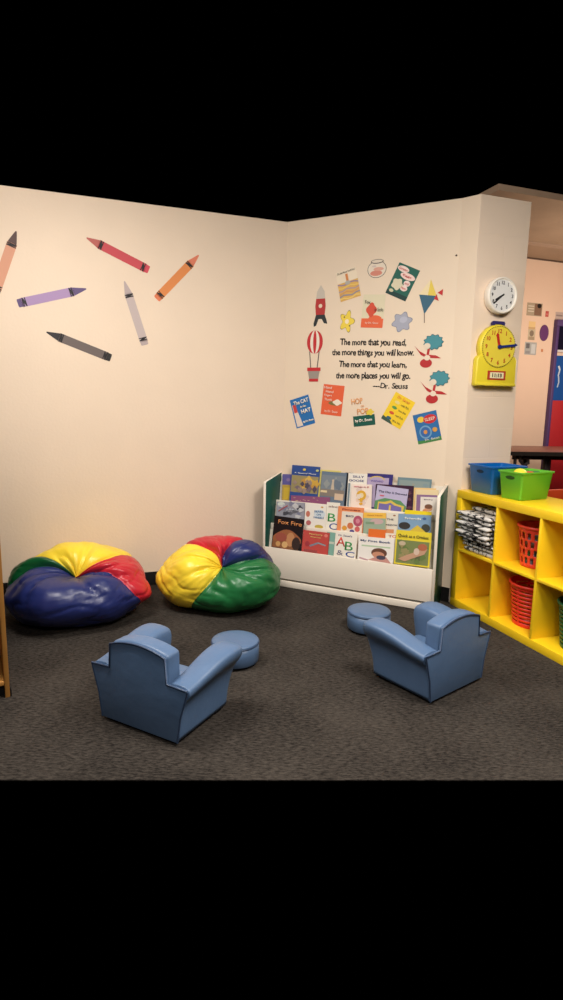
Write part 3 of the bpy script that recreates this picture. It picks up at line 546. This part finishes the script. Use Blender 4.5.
for i in range(ncl):
    hh = .0285; r = random.Random(i+20)
    x0, x1 = xs[0]+.012+r.uniform(-.008, .008), xs[0]+cw-.01-r.uniform(0, .012); y0 = -.006-(.034 if 3 <= i <= 8 else 0)+r.uniform(-.012, .016)
    if i == ncl-1: x0 += .03; y0 += .05
    if i < 3: x0 += .014; y0 += .02
    y1 = .3+r.uniform(-.02, .02)
    bm = bmesh.new(); nx, ny = 16, 14
    # fold: rounded front edge, wavy surface
    def grid(zf):
        g = []
        for a in range(nx+1):
            row = []
            for b in range(ny+1):
                x = x0+(x1-x0)*a/nx; y = y0+(y1-y0)*b/ny
                y += .006*noise.noise(Vector((x*22, i*3.1, 0)))*(1-b/ny); z = zf(a, b, x, y); row.append(bm.verts.new((x, y, z)))
            g.append(row)
        return g
    def edge(a, b): return max(0, 1-min(a, nx-a, b, ny-b)/1.6)
    def wv(x, y): return .0035*noise.noise(Vector((x*18, y*18, i*.9)))
    top_ = grid(lambda a, b, x, y: hh*.96+wv(x, y)-edge(a, b)*hh*.16)
    bot_ = grid(lambda a, b, x, y: .0035+wv(x, y)*.6+edge(a, b)*hh*.12 if i else .001+edge(a, b)*hh*.12)
    for a in range(nx):
        for b in range(ny):
            bm.faces.new((top_[a][b], top_[a+1][b], top_[a+1][b+1], top_[a][b+1])); bm.faces.new((bot_[a][b], bot_[a][b+1], bot_[a+1][b+1], bot_[a+1][b]))
    for a in range(nx): bm.faces.new((bot_[a][0], bot_[a+1][0], top_[a+1][0], top_[a][0])); bm.faces.new((top_[a][ny], top_[a+1][ny], bot_[a+1][ny], bot_[a][ny]))
    for b in range(ny): bm.faces.new((top_[0][b], top_[0][b+1], bot_[0][b+1], bot_[0][b])); bm.faces.new((bot_[nx][b], bot_[nx][b+1], top_[nx][b+1], top_[nx][b]))
    o = from_bm('folded_cloth', bm, M_zeb, None, True); o.location = kpt(0, 0, zc); o.rotation_euler = (0, 0, TK)
    tag(o, 'black and white cloth, %s of the folded stack in the yellow shelf' % cl_lab[i], 'cloth', 'folded patterned cloths in the yellow shelf'); zc += hh+.0008

# round plastic baskets
def basket(name, label, loc, r0, r1, h, rgb, kind, z0=0):
    m = mat('plastic_%s_%d' % (name, rgb[0]), rgb, .35, .5)
    t = thing(name, label, 'basket', loc, group='round plastic baskets in the yellow shelf')
    bm = bmesh.new(); n = 72; nz = 20 if kind == 'holes' else 32
    rings = []
    for k in range(nz+1):
        f = k/nz; r = r0+(r1-r0)*f; rings.append([bm.verts.new((r*cos(2*pi*i/n), r*sin(2*pi*i/n), h*f)) for i in range(n)])
    for k in range(nz):
        for i in range(n):
            hole = False
            if kind == 'holes': hole = 2 <= k < 18 and (k-2) % 4 in (0, 1, 2) and (i+(2 if ((k-2)//4) % 2 else 0)) % 4 in (0, 1)
            if kind == 'slots': hole = 2 <= k < 30 and k % 3 == 0 and i % 8 not in (0,)
            if not hole: bm.faces.new((rings[k][i], rings[k][(i+1) % n], rings[k+1][(i+1) % n], rings[k+1][i]))
    bm.faces.new(rings[0][::-1])
    o = from_bm('basket_wall', bm, m, t, True); md = o.modifiers.new('s', 'SOLIDIFY'); md.thickness = .003; md.offset = -1
    bm = bmesh.new(); lathe(bm, [(r1-.001, h-.014), (r1+.006, h-.014), (r1+.009, h-.004), (r1+.006, h+.003), (r1-.003, h+.003), (r1-.004, h-.008)], n, cap=False)
    from_bm('rim', bm, m, t, True)
    return t
p = on_z(529, 568.5, ZM+tt/2); dirn = Vector((p.x, p.y, 0)).normalized(); c = p+dirn*.1
sd = ((c-K0).dot(KD), (c-K0).dot(KN))
sx = max(xs[1]+.138, min(xs[1]+cw-.138, sd[0])); sy = sd[1]
basket('plastic_basket', 'red round basket with square holes, holding toys, in the upper row of the yellow shelf', kpt(sx, sy+.03, ZM+tt/2+.0005), .1, .125, .245, (226, 66, 44), 'holes')
UB = (sx, sy+.03)
p = on_z(528.5, 628, T_); dirn = Vector((p.x, p.y, 0)).normalized(); c = p+dirn*.115
sd = ((c-K0).dot(KD), (c-K0).dot(KN)); sx = max(xs[1]+.158, min(xs[1]+cw-.158, sd[0]))
basket('plastic_basket', 'red round basket with fine slots in the lower row of the yellow shelf', kpt(sx, sd[1], T_+.0005), .118, .145, .255, (236, 54, 38), 'slots')

sx = xs[2]+.152; 
basket('plastic_basket', 'dark green round basket with fine slots in the lower row of the yellow shelf', kpt(xs[2]+cw-.154, .19, T_+.0005), .118, .142, .25, (22, 96, 60), 'slots')
# toys in the upper basket
tr = random.Random(5)
tcols = [('yellow', (232, 190, 60)), ('blue', (60, 110, 170)), ('white', (226, 220, 206)), ('grey', (120, 124, 136)), ('orange', (226, 130, 50)), ('green', (80, 150, 80)), ('pale blue', (150, 180, 200)), ('cream', (232, 214, 170))]
for k, (cn, rgb) in enumerate(tcols*2):
    ring, lay = k % 8, k//8
    a = 2*pi*ring/8+lay*.4; rad = .062; s = .019
    o = box('toy_block', -s, s, -s*.9, s*.9, -s*.8, s*.8, ink(rgb, .4), None, .004)
    o.location = kpt(UB[0]+rad*cos(a), UB[1]+rad*sin(a), ZM+tt/2+.022+lay*.046); o.rotation_euler = (0, 0, tr.uniform(0, 1.5))
    tag(o, '%s toy block in the %s layer inside the red basket with square holes' % (cn, 'bottom' if lay == 0 else 'second'), 'toy', 'toy blocks inside the red basket')
o = thing('folded_rag', 'grey blue folded rag lying on top of the toys in the red basket', 'cloth', kpt(UB[0], UB[1], ZM+tt/2+.148))
bm = bmesh.new(); bmesh.ops.create_icosphere(bm, subdivisions=3, radius=1)
for v in bm.verts: q_ = 1+.25*noise.noise(v.co*2.2); v.co = Vector((v.co.x*.085*q_, v.co.y*.085*q_, v.co.z*.042*q_))
from_bm('cloth_bundle', bm, mat('rag_grey', (120, 120, 130), .8), o, True)
bm = bmesh.new(); bx(bm, -.05, .05, -.004, .004, .034, .042); from_bm('cloth_hem', bm, mat('rag_hem', (150, 150, 158), .8), o)

# ------------------------------------------------------------------ storage bins on top
def bin_(label, c, ang, bw, bd, rw, rd, h, rgb, tr_):
    m = mat('bin_plastic_%d' % rgb[2], rgb, .28, .5)
    b = m.node_tree.nodes['Principled BSDF']; b.inputs['Transmission Weight'].default_value = tr_
    b.inputs['Roughness'].default_value = .35
    t = thing('storage_bin', label, 'storage bin', c, (0, 0, ang))
    bm = bmesh.new(); nseg = 5
    def ring(w, d, z, r=.018):
        out = []
        for qx, qy, a0 in ((1, 1, 0), (-1, 1, 90), (-1, -1, 180), (1, -1, 270)):
            for k in range(nseg): a = radians(a0+90*k/(nseg-1)); out.append((qx*(w/2-r)+r*cos(a), qy*(d/2-r)+r*sin(a), z))
        return out
    th = .003
    R = [ring(bw-.01, bd-.01, 0), ring(bw, bd, .004), ring(bw+(rw-bw)*.93, bd+(rd-bd)*.93, h*.93), ring(rw, rd, h*.94), ring(rw+.012, rd+.012, h*.95), ring(rw+.014, rd+.014, h), ring(rw-2*th, rd-2*th, h), ring(bw-2*th+(rw-bw)*.93, bd-2*th+(rd-bd)*.93, h*.92), ring(bw-2*th, bd-2*th, .006)]
    V = [[bm.verts.new(q_) for q_ in r] for r in R]; n = len(V[0])
    for a, b_ in zip(V, V[1:]):
        for i in range(n): bm.faces.new((a[i], a[(i+1) % n], b_[(i+1) % n], b_[i]))
    bm.faces.new(V[0][::-1]); bm.faces.new(V[-1])
    bmesh.ops.recalc_face_normals(bm, faces=bm.faces)
    o = from_bm('tub', bm, m, t, True); md = o.modifiers.new('e', 'EDGE_SPLIT'); md.split_angle = radians(50)
    for s in (-1, 1):       # grip slots on the short sides
        xg = s*(bw/2+(rw-bw)/2*.78+.0012); g = [(xg+s*(z-h*.78)*(rw-bw)/2/h, y, z) for y, z in [(yy, h*.78+zz) for yy, zz in ell(0, 0, .034, .011, 16)]]
        bm = bmesh.new(); f1 = [bm.verts.new(q_) for q_ in g]; f2 = [bm.verts.new((x-s*.001, y, z)) for x, y, z in g]; bm.faces.new(f1); bm.faces.new(f2[::-1])
        for i in range(16): bm.faces.new((f1[i], f2[i], f2[(i+1) % 16], f1[(i+1) % 16]))
        bmesh.ops.recalc_face_normals(bm, faces=bm.faces); from_bm('grip_slot', bm, ink(tuple(int(v*.35) for v in rgb)), o)
    return t
gf, gr = on_z(519.3, 501, KH), on_z(547.4, 498.8, KH)
ga = atan2(gr.y-gf.y, gr.x-gf.x); ex = Vector((cos(ga), sin(ga), 0)); ey = Vector((-sin(ga), cos(ga), 0))
gc = gf+ex*.116+ey*.068
green = bin_('lime green plastic storage bin on the yellow shelf, nearer than the blue bin', gc+Vector((0, 0, .0005)), ga, .236, .15, .268, .18, .168, (112, 206, 60), .2)

bc = on_z(494, 494.6, KH)
blue = bin_('dark blue plastic storage bin on the yellow shelf, against the clock wall', Vector((1.384, 3.650, KH+.0005)), TH, .235, .205, .268, .235, .178, (0, 98, 176), .0)
def ontop(P, x, y, z): return Vector(P)+ex*x+ey*y+Vector((0, 0, z))
for nm, cn, rgb, x, y, s in (('toy_ball', 'yellow', (236, 214, 60), -.05, .0, .045), ('toy_block', 'red', (206, 60, 40), .015, .0, .03), ('toy_block', 'dark green', (40, 110, 60), .075, .01, .03), ('toy_block', 'pale grey', (200, 204, 200), .0, .045, .022)):
    if nm == 'toy_ball':
        bm = bmesh.new(); bmesh.ops.create_uvsphere(bm, u_segments=24, v_segments=16, radius=s); o = from_bm(nm, bm, ink(rgb, .4), None, True)
    else: o = box(nm, -s, s, -s*.7, s*.7, -s*.8, s*.8, ink(rgb, .4), None, .004)
    o.location = ontop(gc, x, y, .138); tag(o, '%s %s lying on top in the lime green bin' % (cn, nm.replace('_', ' ')), 'toy', None)
o = box('wooden_tray', -.1, .1, -.062, .062, .004, .072, mat('tray_card', (190, 200, 150), .7), None, .004); o.location = gc+Vector((0, 0, .0045)); o.rotation_euler = (0, 0, ga); o.name = 'card_box'
tag(o, 'pale card box lying under the toys inside the lime green bin', 'box')
# ------------------------------------------------------------------ bean bags
VM = {k: mat('vinyl_'+k, rgb, .36, .5, .04, 8, .1, 9) for k, rgb in dict(red=(190, 32, 48), blue=(34, 44, 100), green=(32, 108, 58), yellow=(246, 214, 58)).items()}
VM['deep_green'] = mat('vinyl_deep_green', (14, 84, 44), .36, .5, .04, 8, .12, 25)
def sm(t, a, b): t = max(0, min(1, (t-a)/(b-a))); return t*t*(3-2*t)
def bean(label, loc, rad, pole, cols, far, near, dent, dw, seed, bumps, crease=.08):
    p = Vector(pole).normalized(); up = Vector((0, 0, 1)); e1 = (up-p*up.dot(p)).normalized(); e2 = e1.cross(p)
    n = len(far); per = 44; M = 110
    def ang(i, ph):
        k = i % n; base = 360*(i//n); s = sm(ph, .15, 1.3); return base+near[k]*(1-s)+far[k]*s
    bm = bmesh.new(); rows = []
    for a in range(1, M):
        ph = pi*a/M; row = []
        for i in range(n):
            a0, a1 = ang(i, ph), ang(i+1, ph)
            for k in range(per):
                f = k/per; t = radians(a0+(a1-a0)*f)
                d = p*cos(ph)+(e1*cos(t)+e2*sin(t))*sin(ph)
                q_ = Vector((d.x*rad[0], d.y*rad[1], d.z*rad[2]))
                wdt = radians(a1-a0)*sin(ph)
                es = min(f, 1-f)*wdt                               # distance from the seam
                m_ = 1-.018*math.exp(-(es/.035)**2)*sm(ph, .1, .6)
                m_ += crease*(sin(pi*f)**.6-.62)*math.exp(-((ph-.55)/.5)**2)
                m_ -= dent*math.exp(-(ph/dw)**2)
                nv = Vector((d.x*2.1+seed, d.y*2.1, d.z*2.1)); m_ += .09*noise.noise(nv*.8)
                r1 = 1-abs(noise.noise(Vector((d.x*2.3, d.y*2.3+seed, d.z*3.1)))*1.6); m_ -= .03*max(0, r1)**7*sm(ph, .5, 1.2)
                st = noise.noise(Vector((cos(t+.5*ph)*2.2+seed, sin(t+.5*ph)*2.2, ph*.7))); m_ -= .13*max(0, 1-abs(st)*2.0)**3*math.exp(-((ph-.42)/.42)**2)
                st = noise.noise(Vector((cos(t)*5+seed, sin(t)*5, ph*1.2))); m_ -= .018*max(0, 1-abs(st)*1.5)**4*math.exp(-((ph-.9)/.7)**2)
                m_ -= .005*max(0, 1-abs(noise.noise(Vector((d.x*4+seed, d.y*4, d.z*6))))*1.7)**5
                for bd_, amp, wd_ in bumps:
                    b_ = Vector(bd_).normalized(); m_ += amp*math.exp(-((1-d.dot(b_))/wd_))
                q_ *= m_
                row.append(q_)
        rows.append(row)
    zc = rad[2]*.80
    def fin(q_):
        z = q_.z+zc
        if z < .05:
            f = (.05-z); s = 1+.25*min(1, f/.1)*0; z = .05-.05*(1-math.exp(-f/.05)); 
        return Vector((q_.x, q_.y, z))
    V = [[bm.verts.new(fin(q_)) for q_ in row] for row in rows]; N = n*per
    c0 = sum(rows[0], Vector())/N; c1 = sum(rows[-1], Vector())/N
    v0 = bm.verts.new(fin(c0)); v1 = bm.verts.new(fin(c1))
    for a in range(len(V)-1):
        for i in range(N):
            f = bm.faces.new((V[a][i], V[a+1][i], V[a+1][(i+1) % N], V[a][(i+1) % N])); f.material_index = i//per
    for i in range(N):
        bm.faces.new((v0, V[0][i], V[0][(i+1) % N])).material_index = i//per; bm.faces.new((V[-1][(i+1) % N], V[-1][i], v1)).material_index = i//per
    bmesh.ops.recalc_face_normals(bm, faces=bm.faces)
    zmin = min(v.co.z for v in bm.verts)
    for v in bm.verts: v.co.z -= zmin
    o = from_bm('bean_bag', bm, [VM[c_] for c_ in cols], None, True); o.location = loc
    tag(o, label, 'bean bag'); return o
bean('slumped bean bag with a big navy front panel, by the left wall', (-1.262, 3.43, 0), (.408, .38, .235), (.10, -.55, .83), ['red', 'blue', 'deep_green', 'yellow'],
     [45, 118, 266, 304], [55, 85, 300, 320], .60, .36, 1.7, [((1, -.1, -.1), .12, .03), ((-.1, -.95, -.1), .14, .35), ((-.75, 0, .3), .05, .2), ((.2, .9, .6), .16, .3)], .20)
bean('plump bean bag with large yellow and green panels, beside the book rack', (-.395, 3.67, 0), (.378, .33, .245), (.10, -.74, .66), ['blue', 'green', 'yellow', 'red'],
     [30, 72, 212, 322], [0, 70, 204, 345], .34, .34, 6.3, [((.1, .1, 1), .08, .3), ((-.9, -.3, -.1), .08, .3), ((.8, -.4, -.1), .1, .3)], .20)

# ------------------------------------------------------------------ toddler armchairs and ottomans
def armchair(label, loc, rz):
    t = thing('toddler_armchair', label, 'armchair', loc, (0, 0, rz), 'blue vinyl toddler armchairs')
    zb = .014
    arc = [(.145*x, .349+.026*(1-x*x)) for x in (.985, .8, .6, .4, .2, 0, -.2, -.4, -.6, -.8, -.985)]
    outl = [(-.198, zb), (.198, zb), (.214, .12), (.246, .225), (.25, .243), (.15, .247)]+arc+[(-.15, .247), (-.25, .243), (-.246, .225), (-.214, .12)]
    def ext(nm, pr, y0, y1, bevel, m=M_blue, seg=3):
        bm = bmesh.new(); a = [bm.verts.new((x, y0, z)) for x, z in pr]; b = [bm.verts.new((x, y1, z)) for x, z in pr]
        bm.faces.new(a); bm.faces.new(b[::-1]); n = len(pr)
        for i in range(n): bm.faces.new((a[i], b[i], b[(i+1) % n], a[(i+1) % n]))
        bmesh.ops.recalc_face_normals(bm, faces=bm.faces); o = from_bm(nm, bm, m, t); bev(o, bevel, seg); return o
    # rear panel: a sagging vinyl sheet
    ext('back_panel', outl, -.006, .006, .004)
    back = [(-.142, .1), (.142, .1), (.147, .2)]+[(x*1.02, z+.004) for x, z in arc]+[(-.147, .2)]
    ext('backrest', back, .0065, .088, .014)
    zz = outl[5:]; zz = [(.25, .243), (.15, .247)]+arc+[(-.15, .247), (-.25, .243)]
    tube('piping', [(x*1.0, -.006, z) for x, z in zz], .0042, M_blue_d, t)
    for s in (-1, 1): tube('piping', [(s*x, -.005, z) for x, z in ((.25, .24), (.246, .225), (.214, .12), (.199, .016))], .004, M_blue_d, t)
    # arms
    prof = [(.197, zb), (.205, .09), (.212, .15), (.222, .185), (.246, .203), (.256, .225), (.248, .245), (.215, .254), (.17, .252), (.143, .24), (.134, .21), (.132, .12), (.132, zb)]
    for s in (-1, 1):
        bm = bmesh.new(); rings = []
        for tt_, sh in ((0, .985), (.02, 1), (.2, 1), (.4, 1), (.6, 1), (.76, 1), (.87, .99), (.95, .93), (1., .8), (1.02, .5)):
            ring = []
            for k, (x, z) in enumerate(prof):
                up = sm(z, .14, .25); lift = .052*up*sm(tt_, .0, .75)
                droop = -.012*up*sin(pi*min(1, tt_*1.3))*(1 if tt_ < .77 else 0)*0
                xx = x+(.02*up*sm(tt_, .1, .85)*(1 if x > .19 else -.5)); z2 = z+lift
                xc, zc2 = .175, .2
                xx = xc+(xx-xc)*sh; z2 = z2 if z2 < zc2 else zc2+(z2-zc2)*sh
                yl = .335+.038*sm(z, .06, .21)
                xx -= .006*sin(pi*tt_)*sm(z, .04, .1)*(1-up) if x > .19 else 0
                ring.append(bm.verts.new((s*xx, .007+tt_*yl, z2)))
            rings.append(ring)
        n = len(prof)
        for a, b in zip(rings, rings[1:]):
            for i in range(n): bm.faces.new((a[i], b[i], b[(i+1) % n], a[(i+1) % n]))
        bm.faces.new(rings[0]); bm.faces.new(rings[-1][::-1])
        bmesh.ops.recalc_face_normals(bm, faces=bm.faces); o = from_bm('armrest', bm, M_blue, t, True)
        md = o.modifiers.new('sub', 'SUBSURF'); md.levels = 2; md.render_levels = 2
        cr = o.data.attributes.new('crease_edge', 'FLOAT', 'EDGE')
        for e_ in o.data.edges:
            a, b = e_.vertices; va, vb = o.data.vertices[a].co, o.data.vertices[b].co
            if max(va.z, vb.z) < zb+.001 or max(va.y, vb.y) < .0075: cr.data[e_.index].value = .9
    o = box('seat', -.131, .131, .09, .335, .03, .15, M_blue, t, .02, 3)
    for x in (-.17, .17):
        for y in (.03, .29): box('foot', x-.018, x+.018, y-.018, y+.018, 0, .0135, M_black, t)
    return t
armchair('blue vinyl toddler armchair on the carpet, the nearer one on the left, seen from behind', (-.560, 2.128, 0), -radians(28.5))
armchair('blue vinyl toddler armchair on the carpet, the one on the right by the yellow shelf', (.838, 2.506, 0), radians(38.5))
def ottoman(label, x, y, r, h):
    t = thing('round_ottoman', label, 'ottoman', (x, y, 0), group='blue vinyl round ottomans')
    bm = bmesh.new(); lathe(bm, [(r-.006, .014), (r, .02), (r+.002, h*.55), (r, h-.012)], 56); from_bm('body', bm, M_blue, t, True)
    bm = bmesh.new(); lathe(bm, [(r-.002, h-.012), (r+.001, h-.004), (r-.004, h+.002), (r*.8, h+.006), (r*.4, h+.009), (.01, h+.010)], 56); from_bm('top_cushion', bm, M_blue, t, True)
    tube('piping', [((r+.001)*cos(2*pi*i/48), (r+.001)*sin(2*pi*i/48), h-.010) for i in range(48)], .0028, M_blue_d, t, True)
    for k in range(4):
        a = radians(45+90*k); bm = bmesh.new(); lathe(bm, [(.014, 0), (.016, .014)], 14, M=Matrix.Translation(((r-.03)*cos(a), (r-.03)*sin(a), 0))); from_bm('foot', bm, M_black, t)
ottoman('round blue vinyl ottoman just beyond the nearer left armchair', -.226, 2.785, .122, .122)
ottoman('round blue vinyl ottoman in front of the book rack, beyond the right armchair', .536, 3.255, .127, .122)

# ------------------------------------------------------------------ wooden cabinet at the left edge
ang = radians(29)
pc = on_z(10.3, 697, 0); cb = thing('wooden_cabinet', 'tan wooden cabinet, only its upright side panel showing at the left edge', 'cabinet', pc, (0, 0, ang))
box('side_panel', -.02, 0, 0, .35, .0, 1.95, M_wood, cb, .002)
box('side_panel', -.8, -.78, 0, .35, .0, 1.95, M_wood, cb, .002)
box('top_panel', -.779, -.021, .0, .35, 1.93, 1.95, M_wood, cb, .002)
box('bottom_panel', -.779, -.021, .0, .35, .06, .08, M_wood, cb, .002)
box('back_panel', -.779, -.021, .335, .345, .081, 1.929, M_wood, cb)
for z in (.5, .94, 1.4): box('shelf', -.779, -.021, .004, .33, z, z+.018, M_wood, cb, .002)
box('toe_kick', -.779, -.021, .03, .045, 0, .059, M_black, cb)
box('corner_foot', .0005, .007, .004, .03, .002, .04, M_black, cb, .001)

# ------------------------------------------------------------------ things in the next room
def fthing(name, label, cat, x, y, off=.0006, group=None):
    u, z = FW(x, y); return wall_thing(name, label, cat, FP, WD, TH, u, z, off=off, group=group)
S = 6.2/F_PX      # metres per pixel out there
PG = 'small papers on the far wall'
def paper(lab, x, y, w, h, shapes, name='wall_paper'):
    t = fthing(name, lab, 'paper', x, y, group=PG); prints('printed_sheet', [(rect(-.5, -.5, .5, .5), shapes[0])]+shapes[1], t, w*S, h*S)
paper('grey sheet with a dark photo on the far wall, highest one beside the clock wall', 534.5, 309.5, 17, 11, ((178, 158, 132), [(rect(.0, -.45, .45, .45), (138, 104, 82)), (ell(.3, .3, .14, .18), (40, 30, 26)), (rect(-.42, .2, -.05, .28), (220, 206, 186)), (rect(-.42, 0, -.05, .08), (220, 206, 186)), (rect(-.42, -.2, -.05, -.12), (220, 206, 186))]))
paper('small red and white card on the far wall beside the highest sheet', 547, 314, 3.6, 5, ((196, 84, 76), [(rect(-.3, -.2, .3, .1), (222, 130, 120))]))
paper('yellow paper strip on the far wall, above the portrait card', 532, 325.5, 7.5, 7, ((238, 200, 140), [(rect(-.5, -.4, .5, -.2), (206, 168, 120))]))
paper('portrait card on the far wall left of the purple disc', 531.5, 334.5, 8, 9.5, ((206, 186, 156), [(ell(0, .1, .3, .28), (140, 120, 100)), (rect(-.4, -.5, .4, -.2), (170, 148, 120))]))
paper('grey printed sheet low on the far wall under the portrait card', 530.5, 348.5, 13, 11, ((176, 172, 166), [(rect(-.4, .0, -.1, .4), (110, 104, 104)), (rect(.05, -.4, .4, .35), (206, 204, 200)), (rect(-.42, -.42, -.05, -.2), (150, 146, 144))]))
paper('tiny orange card on the far wall under the purple disc', 542, 350.5, 2.2, 2.6, ((206, 130, 84), []))
paper('pale notice with a red seal above the blue door frame', 559, 319, 9, 12, ((196, 172, 162), [(ell(-.2, -.2, .14, .16), (176, 60, 60)), (rect(-.4, .2, .4, .3), (150, 130, 124))]))
t = fthing('purple_disc', 'purple oval disc on the far wall', 'wall decal', 543.8, 333, off=.001)
bm = bmesh.new(); lathe(bm, [(4.9*S, 0), (4.9*S, .006), (4.5*S, .009)], 40, M=Matrix.Diagonal((1, 1, 1.45, 1)) @ RX); from_bm('disc', bm, ink((106, 58, 108)), t, False)
# door with window panels
u0, z0 = FW(553.5, 327); 
dr = struct(wall_thing('door_1', 'far door with purple frame, blue window panels and a red lower half', 'door', FP, WD, TH, u0, 0, off=.001))
M_fr = mat('purple_frame', (88, 62, 112), .5)
DW = .95
box('door_frame', -.0, .03, -.05, 0, 0, 2.14, M_fr, dr, .004); box('door_frame', DW, DW+.03, -.05, 0, 0, 2.14, M_fr, dr, .004); box('door_frame', 0, DW+.03, -.05, 0, 2.1405, 2.2, M_fr, dr, .004)
box('lower_panel', .031, DW-.001, -.035, 0, 0, 1.42, mat('red_door', (186, 38, 44), .5), dr, .003)
box('window_panel', .031, .2, -.03, 0, 1.421, 1.86, mat('blue_panel', (36, 84, 156), .4), dr)
box('mullion', .2005, .235, -.04, 0, 1.421, 1.895, mat('white_frame', (222, 214, 214), .5), dr)
box('window_panel', .2355, DW-.001, -.03, 0, 1.421, 1.86, mat('blue_panel', (36, 84, 156), .4), dr)
box('window_rail', .031, DW-.001, -.038, 0, 1.8955, 1.915, mat('white_frame', (222, 214, 214), .5), dr)
box('transom', .031, DW-.001, -.03, 0, 1.9155, 2.14, mat('dark_glass', (28, 24, 44), .25), dr)
prints('scribble', [(band(.08, 1.76, .1, 1.72, .02), (214, 220, 226)), (band(.1, 1.73, .085, 1.66, .016), (200, 210, 220)), (band(.09, 1.66, .1, 1.6, .016), (190, 200, 214)), (band(.1, 1.6, .085, 1.55, .014), (190, 200, 214))], dr, y0=-.0305)
# table
tp = on_z(511, 449, .9); TC = Vector((2.42, 5.02, 0))
tb = thing('long_table', 'dark brown table in the next room, seen past the clock wall', 'table', TC, (0, 0, radians(3)))
M_tb = mat('brown_table_top', (126, 76, 60), .4, .5, .05, 5); M_leg = mat('dark_metal_leg', (44, 34, 34), .5)
box('tabletop', -.62, .8, -.385, .385, .96, .985, M_tb, tb, .003); box('edge_band', -.622, .802, -.389, -.3855, .954, .986, M_dark, tb)
for x in (-.19, .7): box('leg', x-.025, x+.025, -.22, -.17, 0, .959, M_leg, tb, .004); box('leg', x-.02, x+.02, .18, .22, 0, .959, M_leg, tb, .004)
box('apron', -.4, .7, -.012, .012, .89, .9595, M_leg, tb)
def blob(name, lab, cat, loc, r, rgb, sq=(1, 1, 1), seed=0):
    bm = bmesh.new(); bmesh.ops.create_icosphere(bm, subdivisions=3, radius=r)
    for v in bm.verts: k = 1+.35*noise.noise(v.co*14+Vector((seed, 0, 0))); v.co = Vector((v.co.x*sq[0]*k, v.co.y*sq[1]*k, v.co.z*sq[2]*k))
    o = from_bm(name, bm, ink(rgb, .6), None, True); o.location = loc; tag(o, lab, cat); return o
# stacked chairs under the table: orange seats with dark frames
for k, (x, y, lab) in enumerate(((2.33, 4.36, 'orange classroom chair in front of the brown table in the next room'),)):
    ch = thing('classroom_chair', lab, 'chair', (x, y, 0), (0, 0, radians(20)))
    o = box('seat', -.2, .2, -.19, .19, .43, .45, mat('orange_seat', (206, 76, 34), .45), ch, .008)
    box('backrest', -.19, .19, .17, .19, .56, .7, mat('orange_seat', (206, 76, 34), .45), ch, .008)
    for sx_ in (-.17, .17):
        for sy_ in (-.16, .175): box('leg', sx_-.01, sx_+.01, sy_-.01 if sy_ < 0 else sy_-.004, sy_+.01 if sy_ < 0 else sy_+.014, 0, .429 if sy_ < 0 else .429, M_leg, ch)
        box('back_post', sx_-.008, sx_+.008, .1905, .204, .4, .68, M_leg, ch)
# dark hook-like fan under the table edge
hk = thing('folded_bracket', 'dark curled bracket hanging under the left end of the brown table', 'bracket', (1.965, 4.68, .9585), (0, 0, 0))
tube('hook', [(0, 0, -.002), (-.01, 0, -.05), (.02, 0, -.09), (.06, 0, -.07), (.055, 0, -.03), (.02, 0, -.02)], .014, M_leg, hk); tube('hook_arm', [(-.05, 0, -.002), (-.05, 0, -.1), (0, 0, -.14)], .014, M_leg, hk)

# ------------------------------------------------------------------ lights: ceiling fluorescents of the near room, plus added fills
def area(name, loc, sx, sy, pw, col=(1, .93, .82), rot=(0, 0, 0)):
    l = bpy.data.lights.new(name, 'AREA'); l.shape = 'RECTANGLE'; l.size = sx; l.size_y = sy; l.energy = pw; l.color = col
    o = bpy.data.objects.new(name, l); C.objects.link(o); o.location = loc; o.rotation_euler = rot; return o
WARM = (1, .935, .87)
def point_fill(name, loc, r, pw, col):
    l = bpy.data.lights.new(name, 'POINT'); l.shadow_soft_size = r; l.energy = pw; l.color = col
    o = bpy.data.objects.new(name, l); C.objects.link(o); o.location = loc; return o
area('ceiling_light_reading_corner', (-.95, 2.2, 2.66), 1.2, .6, 26, WARM, (0, 0, TH))
area('ceiling_light_book_corner', (1.15, 1.8, 2.66), 1.2, .6, 36, WARM, (0, 0, TH))
point_fill('added_fill_reading_corner', (-1.15, 2.25, 2.5), .22, 51, WARM)  # unseen point fill, added to carry light up the left wall
point_fill('added_fill_book_corner', (1.05, 1.6, 2.5), .22, 60, WARM)  # no globe hangs here: added fill for the upper back wall
area('added_fill_rear', (.3, -.6, 2.66), 1.2, .6, 40, WARM, (0, 0, TH))  # fill added behind the camera to brighten surfaces facing it
point_fill('added_bounce_next_room', (2.9, 4.6, 1.9), .2, 34, (1, .86, .72))  # added in place of bounced light in the next room, not a fixture
w = bpy.data.worlds.new('world'); bpy.context.scene.world = w; w.use_nodes = True
w.node_tree.nodes['Background'].inputs[0].default_value = (0, 0, 0, 1); w.node_tree.nodes['Background'].inputs[1].default_value = 0
vs = bpy.context.scene.view_settings
vs.view_transform = 'Standard'; vs.look = 'None'; vs.gamma = 1; vs.use_curve_mapping = False; vs.exposure = .56
